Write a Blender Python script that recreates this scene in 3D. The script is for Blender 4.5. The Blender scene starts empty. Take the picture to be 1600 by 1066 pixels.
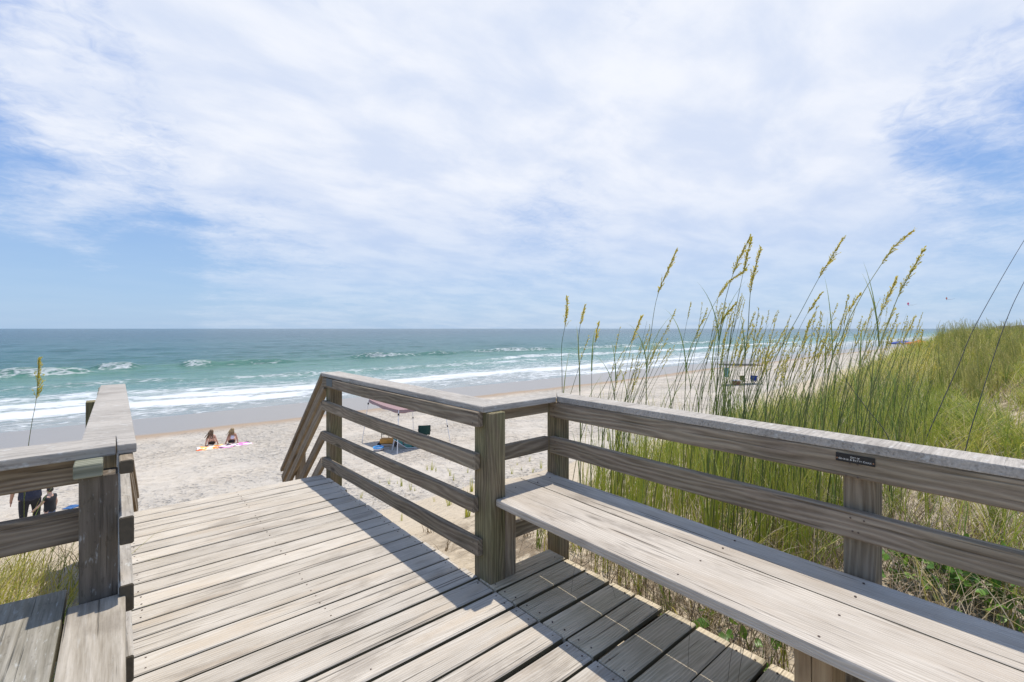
import bpy, bmesh, math, random
import numpy as np
from mathutils import Vector, Matrix

# ------------------------------------------------------------------ camera, sky, sun, exposure
sc = bpy.context.scene
COL = sc.collection
CAMH, FPX, TH, CX, CY = 1.4, 726.0, 0.708, 800.0, 513.5
ST, CT = math.sin(TH), math.cos(TH)
cd = bpy.data.cameras.new('camera'); cam = bpy.data.objects.new('camera', cd); COL.objects.link(cam)
cam.location = (0, 0, CAMH); cam.rotation_euler = (math.radians(90), 0, -TH)
cd.sensor_width = 36; cd.lens = 36*FPX/1600; cd.shift_y = -19.5/1600; cd.clip_start = 0.05; cd.clip_end = 60000
sc.camera = cam

def ray(u, v):
    x = (u-CX)/FPX
    return Vector((x*CT+ST, CT-x*ST, -(v-CY)/FPX))
def at(u, v, Y):
    return Vector((0, 0, CAMH)) + ray(u, v)*Y

SUN_TO = Vector((0.225, 0.15, 1.0)).normalized()
sun_el = math.asin(SUN_TO.z); sun_az = math.atan2(SUN_TO.x, SUN_TO.y)
sd = bpy.data.lights.new('sun', 'SUN'); sd.energy = 2.55; sd.angle = math.radians(0.6); sd.color = (1.0, 0.93, 0.83)
sun = bpy.data.objects.new('sun', sd); COL.objects.link(sun)
sun.rotation_euler = SUN_TO.to_track_quat('Z', 'Y').to_euler(); sun.location = (0, 0, 30)

sc.view_settings.view_transform = 'Standard'; sc.view_settings.look = 'None'
sc.view_settings.gamma = 1; sc.view_settings.exposure = 0.70; sc.view_settings.use_curve_mapping = False
sc.render.engine = 'CYCLES'

class NT:
    """tiny node helper"""
    def __init__(s, tree):
        s.t = tree; s.n = tree.nodes; s.l = tree.links
    def new(s, typ, ins=None, **kw):
        n = s.n.new(typ)
        for k, v in kw.items(): setattr(n, k, v)
        for k, v in (ins or {}).items():
            if isinstance(v, bpy.types.NodeSocket): s.l.new(v, n.inputs[k])
            else: n.inputs[k].default_value = v
        return n
    def math(s, op, a, b=None, c=None, clamp=False):
        n = s.n.new('ShaderNodeMath'); n.operation = op; n.use_clamp = clamp
        for i, v in enumerate((a, b, c)):
            if v is None: continue
            if isinstance(v, bpy.types.NodeSocket): s.l.new(v, n.inputs[i])
            else: n.inputs[i].default_value = v
        return n.outputs[0]
    def vec(s, op, a, b=None, out=0):
        n = s.n.new('ShaderNodeVectorMath'); n.operation = op
        for i, v in enumerate((a, b)):
            if v is None: continue
            if isinstance(v, bpy.types.NodeSocket): s.l.new(v, n.inputs[i])
            else: n.inputs[i].default_value = v
        return n.outputs[out]
    def noise(s, vec, scale, detail=4, rough=0.5, dist=0.0, out='Fac'):
        n = s.new('ShaderNodeTexNoise', {'Vector': vec, 'Scale': scale, 'Detail': detail, 'Roughness': rough, 'Distortion': dist})
        return n.outputs[out]
    def ramp(s, fac, pts, interp='LINEAR'):
        n = s.n.new('ShaderNodeValToRGB'); s.l.new(fac, n.inputs[0]); r = n.color_ramp; r.interpolation = interp
        while len(r.elements) < len(pts): r.elements.new(0.5)
        for e, (p, c) in zip(r.elements, pts):
            e.position = p; e.color = (c, c, c, 1) if isinstance(c, (int, float)) else (*c, 1)
        return n.outputs[0]
    def smooth(s, v, lo, hi, a=0.0, b=1.0):
        n = s.n.new('ShaderNodeMapRange'); n.interpolation_type = 'SMOOTHSTEP'
        s.l.new(v, n.inputs[0])
        for i, q in ((1, lo), (2, hi), (3, a), (4, b)): n.inputs[i].default_value = q
        return n.outputs[0]
    def mix(s, f, a, b, blend='MIX'):
        n = s.n.new('ShaderNodeMix'); n.data_type = 'RGBA'; n.blend_type = blend
        for i, v in ((0, f), (6, a), (7, b)):
            if isinstance(v, bpy.types.NodeSocket): s.l.new(v, n.inputs[i])
            else: n.inputs[i].default_value = v if i == 0 else ((*v, 1) if len(v) == 3 else v)
        return n.outputs[2]

W = bpy.data.worlds.new('World'); sc.world = W; W.use_nodes = True
w = NT(W.node_tree); w.n.clear()
sky = w.new('ShaderNodeTexSky', sky_type='NISHITA', sun_disc=False, sun_elevation=sun_el, sun_rotation=sun_az,
            altitude=0, air_density=1.0, dust_density=0.6, ozone_density=2.0)
geo = w.new('ShaderNodeTexCoord'); D = geo.outputs['Generated']
sep = w.new('ShaderNodeSeparateXYZ', {0: D})
zz = w.math('MAXIMUM', sep.outputs[2], 0.0)
den = w.math('ADD', zz, 0.16)
px = w.math('DIVIDE', sep.outputs[0], den); py = w.math('DIVIDE', sep.outputs[1], den)
P = w.new('ShaderNodeCombineXYZ', {0: px, 1: py, 2: 0.0}).outputs[0]
# cloud-plane coordinates turned a little so that streaks run the way the cloud bank does
Pr = w.new('ShaderNodeMapping', {'Vector': P, 'Rotation': (0, 0, math.radians(20)), 'Scale': (0.75, 1.10, 1)}).outputs[0]
n1 = w.noise(Pr, 0.9, 5, 0.5, 0.25)
n2 = w.noise(Pr, 2.8, 7, 0.56, 0.25)
n3 = w.noise(P, 17.0, 6, 0.62, 0.9)
wob = w.vec('SUBTRACT', w.new('ShaderNodeTexNoise', {'Vector': P, 'Scale': 2.2, 'Detail': 4.0}).outputs['Color'], (0.5, 0.5, 0.5))
sc3 = w.n.new('ShaderNodeVectorMath'); sc3.operation = 'SCALE'; w.l.new(wob, sc3.inputs[0]); sc3.inputs[3].default_value = 0.22
DW = w.vec('NORMALIZE', w.vec('ADD', D, sc3.outputs[0]))
def blob(u, v, r, amp):
    d = ray(u, v).normalized()
    dp = w.vec('DOT_PRODUCT', DW, tuple(d), out=1)
    return w.math('MULTIPLY', w.smooth(dp, math.cos(r), 1.0), amp)
cov = w.math('ADD', w.math('MULTIPLY', n1, 0.62), w.math('MULTIPLY', n2, 0.30))
for b in ((900, 190, 0.85, 0.30), (330, 280, 0.34, 0.17), (480, 60, 0.55, 0.16), (150, 60, 0.30, 0.10), (80, 215, 0.22, 0.10), (620, 300, 0.25, 0.10), (1150, 60, 0.6, 0.14), (1300, 330, 0.45, 0.14), (1500, 60, 0.35, 0.10),
          (0, -20, 0.25, 0.20), (20, 225, 0.22, 0.32), (250, 245, 0.26, 0.18), (70, 125, 0.20, -0.44), (260, 150, 0.14, -0.14), (60, 355, 0.27, -0.42), (300, 352, 0.16, -0.22), (460, 350, 0.12, -0.14), (0, 300, 0.10, -0.08),
          (1585, 182, 0.16, -0.42), (1450, 190, 0.08, -0.08), (1560, 250, 0.12, 0.16), (1590, 60, 0.14, 0.10), (1280, 165, 0.10, -0.10), (1500, 290, 0.16, -0.12), (560, 232, 0.10, -0.10), (900, 350, 0.12, -0.06), (1000, 10, 0.08, -0.12)):
    cov = w.math('ADD', cov, blob(*b))
cov = w.math('ADD', cov, w.math('MULTIPLY', w.math('SUBTRACT', n3, 0.5), 0.34))
low = w.smooth(sep.outputs[2], 0.0, 0.34)                 # clouds thin out into haze near the horizon
cl = w.math('MULTIPLY', w.smooth(cov, 0.33, 0.82), w.math('MULTIPLY_ADD', low, 0.72, 0.26))
veil = w.math('ADD', w.math('MULTIPLY', cl, 0.89), 0.07)
shade = w.smooth(n2, 0.3, 0.7)
ccol = w.mix(shade, (6.7, 7.4, 8.9), (8.9, 9.1, 9.6))
hz = w.smooth(sep.outputs[2], -0.02, 0.42)
air = w.mix(hz, (3.5, 5.5, 8.2), (1.35, 3.3, 8.0))
skyh = w.mix(0.78, sky.outputs[0], air)
fin = w.mix(veil, skyh, ccol)
bg = w.new('ShaderNodeBackground', {'Color': fin, 'Strength': 0.066})
wo = w.new('ShaderNodeOutputWorld'); w.l.new(bg.outputs[0], wo.inputs[0])

# ------------------------------------------------------------------ helpers
rnd = random.Random(7)
rs = np.random.RandomState(11)

def tag(o, label=None, cat=None, group=None, kind=None):
    if label: o['label'] = label
    if cat: o['category'] = cat
    if group: o['group'] = group
    if kind: o['kind'] = kind
    return o
def empty(name, loc, label, cat, group=None):
    o = bpy.data.objects.new(name, None); COL.objects.link(o); o.location = loc; o.empty_display_size = 0.1
    return tag(o, label, cat, group)
def mesh(name, V, F, mat, smooth=False):
    me = bpy.data.meshes.new(name)
    me.from_pydata([tuple(v) for v in V], [], F)
    if smooth: me.polygons.foreach_set('use_smooth', [True]*len(me.polygons))
    if mat: me.materials.append(mat)
    me.update()
    return me
def put(name, me, parent=None, M=None):
    """link me; M is the world matrix (parents are unrotated empties or plain children of them)"""
    o = bpy.data.objects.new(name, me); COL.objects.link(o)
    M = M or Matrix.Identity(4)
    if parent is not None:
        o.parent = parent
        pm = Matrix.Identity(4); p = parent
        chain = []
        while p is not None: chain.append(p); p = p.parent
        for p in reversed(chain): pm = pm @ p.matrix_basis
        M = pm.inverted() @ M
    o.matrix_basis = M
    return o
def frame(p0, p1, up=(0, 0, 1), roll=0):
    x = (Vector(p1)-Vector(p0)).normalized(); z = Vector(up); y = z.cross(x).normalized(); z = x.cross(y)
    M = Matrix((x, y, z)).transposed().to_4x4()
    M.translation = Vector(p0)
    return M @ Matrix.Rotation(roll, 4, 'X') if roll else M

def plank_mesh(name, L, Wd, T, mat, seg=4, r=0.004, jit=0.0012, seed=0):
    """board from x=0..L, y=-W/2..W/2, z=-T..0 (top at 0), eased edges, slightly uneven"""
    q = random.Random(seed)
    hw = Wd/2
    sec = [(-hw, -T+r), (-hw, -r), (-hw+r, 0), (hw-r, 0), (hw, -r), (hw, -T+r), (hw-r, -T), (-hw+r, -T)]
    V, F = [], []
    xs = [0, r*0.8] + [L*i/seg for i in range(1, seg)] + [L-r*0.8, L]
    w0 = 0.0
    for i, x in enumerate(xs):
        endc = 0.82 if False else 1.0
        sh = r*0.8 if i in (0, len(xs)-1) else 0
        if 0 < i < len(xs)-1: w0 += q.uniform(-jit, jit)*0.6
        for (y, z) in sec:
            yy = y-(sh if y > 0 else -sh); zz_ = z-(sh if z > -T/2 else -sh)
            V.append((x, yy + w0 + q.uniform(-jit, jit)*0.5, zz_ + q.uniform(-jit, jit)*0.5))
    n = len(sec)
    for i in range(len(xs)-1):
        for k in range(n):
            a = i*n+k; b = i*n+(k+1) % n
            F.append((a, a+n, b+n, b))
    F.append(tuple(range(n))); F.append(tuple(reversed([(len(xs)-1)*n+k for k in range(n)])))
    me = mesh(name, V, F, mat)
    bm = bmesh.new(); bm.from_mesh(me); bmesh.ops.recalc_face_normals(bm, faces=bm.faces); bm.to_mesh(me); bm.free()
    return me
SEED = [0]
def bar(name, parent, mat, p0, p1, Wd, T, up=(0, 0, 1), roll=0, seg=4, r=0.004, jit=0.0012):
    """p0->p1 is the centre line of the board's top face; Wd across, T down along -up"""
    SEED[0] += 1
    L = (Vector(p1)-Vector(p0)).length
    me = plank_mesh(name, L, Wd, T, mat, seg, min(r, 0.0045), jit*0.5, SEED[0])
    return put(name, me, parent, frame(p0, p1, up, roll))
def boxbar(name, parent, mat, x0, x1, y0, y1, z0, z1, axis='z', **kw):
    """axis-aligned timber given by its extents, local X along its length axis"""
    if axis == 'z': return bar(name, parent, mat, (x1, (y0+y1)/2, z0), (x1, (y0+y1)/2, z1), y1-y0, x1-x0, up=(1, 0, 0), **kw)
    if axis == 'y': return bar(name, parent, mat, ((x0+x1)/2, y0, z1), ((x0+x1)/2, y1, z1), x1-x0, z1-z0, **kw)
    return bar(name, parent, mat, (x0, (y0+y1)/2, z1), (x1, (y0+y1)/2, z1), y1-y0, z1-z0, **kw)
def tube(pts, rad, n=6, cap=True):
    V, F = [], []
    pts = [Vector(p) for p in pts]
    if not hasattr(rad, '__len__'): rad = [rad]*len(pts)
    ref = Vector((0.3, 0.9, 0.1)).normalized()
    for i, p in enumerate(pts):
        d = (pts[min(i+1, len(pts)-1)]-pts[max(i-1, 0)]).normalized()
        a = d.cross(ref)
        if a.length < 1e-3: a = d.cross(Vector((1, 0, 0)))
        a.normalize(); b = d.cross(a)
        for k in range(n):
            t = 2*math.pi*k/n
            V.append(p + (a*math.cos(t)+b*math.sin(t))*rad[i])
    for i in range(len(pts)-1):
        for k in range(n):
            F.append((i*n+k, i*n+(k+1) % n, (i+1)*n+(k+1) % n, (i+1)*n+k))
    if cap:
        F.append(tuple(reversed(range(n)))); F.append(tuple((len(pts)-1)*n+k for k in range(n)))
    return V, F
def join(parts):
    V, F = [], []
    for v, f in parts:
        o = len(V); V += list(v); F += [tuple(i+o for i in q) for q in f]
    return V, F
def boxvf(x0, x1, y0, y1, z0, z1):
    V = [(x0, y0, z0), (x1, y0, z0), (x1, y1, z0), (x0, y1, z0), (x0, y0, z1), (x1, y0, z1), (x1, y1, z1), (x0, y1, z1)]
    return V, [(0, 3, 2, 1), (4, 5, 6, 7), (0, 1, 5, 4), (1, 2, 6, 5), (2, 3, 7, 6), (3, 0, 4, 7)]

# ------------------------------------------------------------------ materials
def new_mat(name):
    m = bpy.data.materials.new(name); m.use_nodes = True; t = NT(m.node_tree)
    b = t.n['Principled BSDF']
    return m, t, b
def plain(name, col, rough=0.6, noise=0.12, scale=20, metal=0.0):
    m, t, b = new_mat(name)
    tc = t.new('ShaderNodeTexCoord')
    f = t.noise(tc.outputs['Object'], scale, 4)
    c = t.mix(f, tuple(v*(1-noise) for v in col), tuple(min(1, v*(1+noise)) for v in col))
    t.l.new(c, b.inputs['Base Color']); b.inputs['Roughness'].default_value = rough; b.inputs['Metallic'].default_value = metal
    return m
def wood(name, light, dark, ring=0.5, rfreq=60, fiber=0.5, green=0.0, gcol=(0.11, 0.115, 0.045), speck=0.0, spk=1.0, vary=0.18, knots=0.7, bump=0.5, crack=0.6, warm=None, blotch=0.35, warpk=0.42, stain=0.5):
    m, t, b = new_mat(name)
    tc = t.new('ShaderNodeTexCoord'); oi = t.new('ShaderNodeObjectInfo')
    R = oi.outputs['Random']
    off = t.new('ShaderNodeCombineXYZ', {0: t.math('MULTIPLY', R, 37.0), 1: t.math('MULTIPLY', R, 11.3), 2: t.math('MULTIPLY', R, 5.1)}).outputs[0]
    C = t.vec('ADD', tc.outputs['Object'], off)
    def mp(v, s): return t.new('ShaderNodeMapping', {'Vector': v, 'Scale': s}).outputs[0]
    s3 = t.new('ShaderNodeSeparateXYZ', {0: C})
    yz = t.math('ADD', s3.outputs[1], t.math('MULTIPLY', s3.outputs[2], 0.83))
    warp = t.noise(mp(C, (0.9, 5.5, 5.5)), 1.0, 3, 0.5, 0.3)
    # knots bend the grain around them
    vk = t.new('ShaderNodeTexVoronoi', {'Vector': mp(C, (1.35, 5.0, 5.0)), 'Scale': 1.0, 'Randomness': 1.0})
    kd = vk.outputs['Distance']
    kn = t.smooth(kd, 0.03, 0.30, 1.0, 0.0)
    ph = t.math('ADD', t.math('MULTIPLY', yz, float(rfreq)*2.2), t.math('ADD', t.math('MULTIPLY', warp, rfreq*warpk), t.math('MULTIPLY', kn, 9.0*knots)))
    rg = t.math('MULTIPLY_ADD', t.math('SINE', ph), 0.5, 0.5)
    rg = t.math('POWER', rg, 1.6)
    fb = t.noise(mp(C, (6.5, 110, 110)), 1.0, 5, 0.6)
    fb2 = t.noise(mp(C, (7.0, 420, 420)), 1.0, 3, 0.6)
    ck = t.smooth(t.noise(mp(C, (1.6, 75, 75)), 1.0, 3, 0.5), 0.30, 0.38, 1.0, 0.0)
    bl = t.noise(mp(C, (2.2, 6, 6)), 1.0, 5, 0.6)
    f = t.math('ADD', t.math('MULTIPLY', rg, ring), t.math('ADD', t.math('MULTIPLY', t.smooth(fb, 0.3, 0.7), fiber), t.math('MULTIPLY', t.smooth(bl, 0.3, 0.7), blotch)))
    f = t.math('DIVIDE', f, ring+fiber+blotch)
    col = t.mix(f, dark, light)
    if warm: col = t.mix(t.smooth(t.noise(mp(C, (1.4, 9, 9)), 1.3, 4), 0.5, 0.72, 0, 0.55), col, warm)
    col = t.mix(t.smooth(fb2, 0.35, 0.65, 0.0, 0.22), col, t.mix(1.0, col, (0.6, 0.6, 0.6), 'MULTIPLY'))
    col = t.mix(t.math('MULTIPLY', ck, crack), col, tuple(v*0.25 for v in dark))
    kc = t.math('MULTIPLY', t.smooth(kd, 0.045, 0.12, 1.0, 0.0), t.smooth(t.new('ShaderNodeSeparateColor', {0: vk.outputs['Color']}).outputs[0], 0.45, 0.5))
    stn = t.smooth(t.noise(mp(C, (1.7, 4.5, 4.5)), 1.0, 6, 0.65), 0.52, 0.66, 0.0, stain)
    col = t.mix(stn, col, t.mix(1.0, col, (0.52, 0.50, 0.49), 'MULTIPLY'))
    col = t.mix(t.math('MULTIPLY', kc, 0.75*min(1, knots)), col, tuple(v*0.35 for v in dark))
    if green > 0:
        g = t.noise(mp(C, (2.5, 7, 7)), 1.0, 5, 0.6)
        col = t.mix(t.math('MULTIPLY', t.smooth(g, 0.38, 0.62), green), col, t.mix(f, tuple(v*0.55 for v in gcol), tuple(v*1.5 for v in gcol)))
    if speck > 0:
        sp = t.smooth(t.noise(mp(C, (22*(spk if spk < 1.5 else 0.7), 34*spk, 34*spk)), 1.0, 4, 0.6), 0.58, 0.70)
        col = t.mix(t.math('MULTIPLY', sp, speck), col, (0.62, 0.64, 0.62))
        sp2 = t.smooth(t.noise(mp(C, (30, 90, 90)), 1.0, 4, 0.6), 0.58, 0.66)
        col = t.mix(t.math('MULTIPLY', sp2, speck*0.8), col, tuple(v*0.35 for v in dark))
    vr = t.math('MULTIPLY_ADD', R, 2*vary, 1-vary)
    cv = t.new('ShaderNodeCombineXYZ', {0: vr, 1: vr, 2: vr}).outputs[0]
    col = t.mix(1.0, col, cv, 'MULTIPLY')
    t.l.new(col, b.inputs['Base Color'])
    b.inputs['Roughness'].default_value = 0.82; b.inputs['Specular IOR Level'].default_value = 0.25
    h = t.math('ADD', t.math('MULTIPLY', rg, 0.5), t.math('ADD', t.math('MULTIPLY', fb, 0.7), t.math('MULTIPLY', ck, -1.6)))
    bp = t.new('ShaderNodeBump', {'Height': h, 'Strength': bump, 'Distance': 0.003})
    t.l.new(bp.outputs[0], b.inputs['Normal'])
    return m

M_DECK = wood('deck_boards_wood', (0.66, 0.61, 0.53), (0.40, 0.35, 0.28), stain=0.5, ring=0.5, rfreq=210, fiber=0.35, vary=0.12, knots=0.9, crack=0.8, bump=0.6, warm=(0.54, 0.45, 0.34), blotch=0.5, warpk=0.30)
M_DECK2 = wood('bench_side_boards_wood', (0.76, 0.66, 0.50), (0.44, 0.365, 0.25), ring=0.5, rfreq=200, warpk=0.3, fiber=0.5, green=0.25, gcol=(0.20, 0.19, 0.10), vary=0.15, knots=0.8, crack=0.75, bump=0.7)
M_BENCH = wood('bench_plank_wood', (0.64, 0.585, 0.505), (0.35, 0.30, 0.24), stain=0.6, ring=0.4, rfreq=260, warpk=0.28, fiber=0.35, vary=0.05, knots=0.9, crack=0.9, bump=0.7, warm=(0.45, 0.38, 0.30), blotch=0.4)
M_RAIL = wood('rail_wood', (0.42, 0.345, 0.255), (0.165, 0.122, 0.083), ring=0.6, rfreq=105, fiber=0.4, vary=0.14, knots=1.0, crack=0.5, bump=0.6, green=0.15)
M_CAP = wood('rail_cap_wood', (0.53, 0.49, 0.43), (0.30, 0.275, 0.24), ring=0.08, rfreq=60, fiber=0.55, speck=0.45, vary=0.06, knots=0.3, crack=0.35, bump=0.6, blotch=0.3)
M_POST = wood('post_wood', (0.33, 0.265, 0.17), (0.13, 0.10, 0.06), ring=0.5, rfreq=130, fiber=0.4, green=0.45, gcol=(0.19, 0.19, 0.085), vary=0.12, knots=0.6, crack=0.7, bump=0.7)
M_POSTL = wood('lichen_post_wood', (0.24, 0.195, 0.15), (0.11, 0.09, 0.068), ring=0.5, rfreq=60, fiber=0.5, green=0.15, speck=0.4, spk=1.9, vary=0.06, knots=0.5, crack=0.5, bump=0.7)
M_STAIR = wood('stair_rail_wood', (0.40, 0.33, 0.24), (0.20, 0.145, 0.09), ring=0.5, rfreq=60, fiber=0.4, vary=0.12, knots=0.9, crack=0.3, bump=0.4)
M_LEG = wood('new_leg_wood', (0.46, 0.34, 0.20), (0.28, 0.185, 0.10), ring=0.55, rfreq=80, fiber=0.4, vary=0.1, knots=0.3, crack=0.2, bump=0.3)
M_BLOCK = wood('green_block_wood', (0.33, 0.33, 0.25), (0.14, 0.145, 0.10), ring=0.9, rfreq=95, fiber=0.2, vary=0.05, knots=0.3, crack=0.2, bump=0.4)
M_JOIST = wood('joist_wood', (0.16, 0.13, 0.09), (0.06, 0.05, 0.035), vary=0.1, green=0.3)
M_ENDG = plain('dark_end_grain', (0.085, 0.068, 0.045), 0.9, 0.35, 60)
M_EDGE = plain('dirty_shaded_board_edge', (0.15, 0.13, 0.075), 0.9, 0.3, 12)  # dirt and the painted shade of the gaps in one dark colour
M_NAIL = plain('rusty_nail', (0.10, 0.07, 0.055), 0.7)
M_PLQ = plain('black_plaque', (0.012, 0.012, 0.016), 0.35, 0.2)
M_PLQ2 = plain('worn_plaque', (0.07, 0.085, 0.09), 0.5, 0.4, 60)
M_LET = plain('silver_lettering', (0.62, 0.60, 0.55), 0.4, 0.05)
M_SCREW = plain('rusty_screw', (0.28, 0.14, 0.07), 0.6)

# ------------------------------------------------------------------ terrain
_VN = {}
def vnoise(x, y, seed=0):
    if seed not in _VN: _VN[seed] = np.random.RandomState(seed).rand(256, 256)
    r = _VN[seed]
    xi = np.floor(x).astype(int); yi = np.floor(y).astype(int); fx = x-xi; fy = y-yi
    fx = fx*fx*(3-2*fx); fy = fy*fy*(3-2*fy)
    a = r[xi % 256, yi % 256]; b = r[(xi+1) % 256, yi % 256]; c = r[xi % 256, (yi+1) % 256]; d = r[(xi+1) % 256, (yi+1) % 256]
    return (a*(1-fx)+b*fx)*(1-fy)+(c*(1-fx)+d*fx)*fy-0.5
def fbm(x, y, seed=0, o=3):
    s = 0; a = 1
    for i in range(o): s = s+a*vnoise(x*2**i, y*2**i, seed+i); a *= 0.5
    return s
BY = [-60, 0, 12, 18, 28, 36, 45, 55, 75, 120, 600, 30000]; BZ = [-3.3, -3.5, -3.75, -4.05, -4.7, -5.2, -5.62, -6.0, -6.9, -9, -12, -60]
CXs = [-400, -30, 0, 4, 10, 21, 26, 32, 45, 80, 300, 1500]; CZs = [0.6, 0.0, -0.38, -0.26, -0.15, -0.14, 0.22, 0.60, 0.72, 0.78, 0.75, 0.75]
EXs = [-400, -3, -0.5, 0.5, 2.2, 5, 10, 20, 30, 60, 1500]; EYs = [6.5, 5.4, 5.0, 2.4, 2.2, 2.5, 2.6, 2.7, 3.1, 4.6, 5]
SXs = [-400, 2, 8, 20, 1500]; SSs = [0.36, 0.36, 0.40, 0.42, 0.42]
def ground(x, y):
    x = np.asarray(x, float); y = np.asarray(y, float)
    zb = np.interp(y, BY, BZ) + 0.10*fbm(x*0.12, y*0.25, 3, 2)*np.clip((40-y)/10, 0, 1)
    zc = np.interp(x, CXs, CZs); ye = np.interp(x, EXs, EYs)+0.6*fbm(x*0.15, y*0+3.3, 5, 2)
    und = 0.22*fbm(x*0.45, y*0.45, 21, 3)*np.clip((abs(x-0.8)-1.0)/3, 0.15, 1)
    zd = zc + und - np.clip((0.0-y)/30, 0, 1)*0.1
    sl = np.interp(x, SXs, SSs)
    t = np.maximum(0, y-ye)
    zf = zd - sl*(np.sqrt(t*t+0.5)-0.707)*1.0
    k = 0.5
    z = np.logaddexp(zb/k*4, zf/k*4)*k/4
    # trodden sandy dip through the dune grass
    d = np.abs((y-0.25-0.15*(x-10.5)))/0.45
    z = z - 0.16*np.exp(-d*d)*np.clip((x-8)/1.5, 0, 1)*np.clip((24-x)/4, 0, 1)
    return z
def gz(x, y): return float(ground(x, y))
def hit(u, v):
    r = ray(u, v); Y = 1.0
    p = Vector((0, 0, CAMH))
    while Y < 400:
        q = p + r*Y
        if q.z < gz(q.x, q.y): break
        Y *= 1.01
    q.z = gz(q.x, q.y)
    return q
def graded(lo, hi, flo, fhi, step, g):
    a = list(np.arange(flo, fhi, step)); s = step; x = a[-1]
    while x < hi: s *= g; x += s; a.append(min(x, hi))
    s = step; x = a[0]; b = []
    while x > lo: s *= g; x -= s; b.append(max(x, lo))
    return np.array(b[::-1]+a)
def sheet(name, xs, ys, zfun, mat, attr=None):
    X, Y = np.meshgrid(xs, ys, indexing='xy'); Z = zfun(X, Y)
    nx, ny = len(xs), len(ys)
    co = np.stack([X, Y, Z], -1).reshape(-1, 3)
    i = np.arange(nx-1)[None, :]+np.arange(ny-1)[:, None]*nx
    F = np.stack([i, i+1, i+1+nx, i+nx], -1).reshape(-1, 4)
    me = bpy.data.meshes.new(name)
    me.vertices.add(len(co)); me.vertices.foreach_set('co', co.ravel())
    me.loops.add(F.size); me.loops.foreach_set('vertex_index', F.ravel())
    me.polygons.add(len(F)); me.polygons.foreach_set('loop_start', np.arange(0, F.size, 4))
    me.polygons.foreach_set('use_smooth', np.ones(len(F), bool))
    me.update(); me.validate()
    if attr is not None:
        for k, fn in attr.items():
            at_ = me.attributes.new(k, 'FLOAT', 'POINT'); at_.data.foreach_set('value', fn(X, Y).ravel().astype(np.float32))
    me.materials.append(mat)
    o = bpy.data.objects.new(name, me); COL.objects.link(o)
    return o

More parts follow.
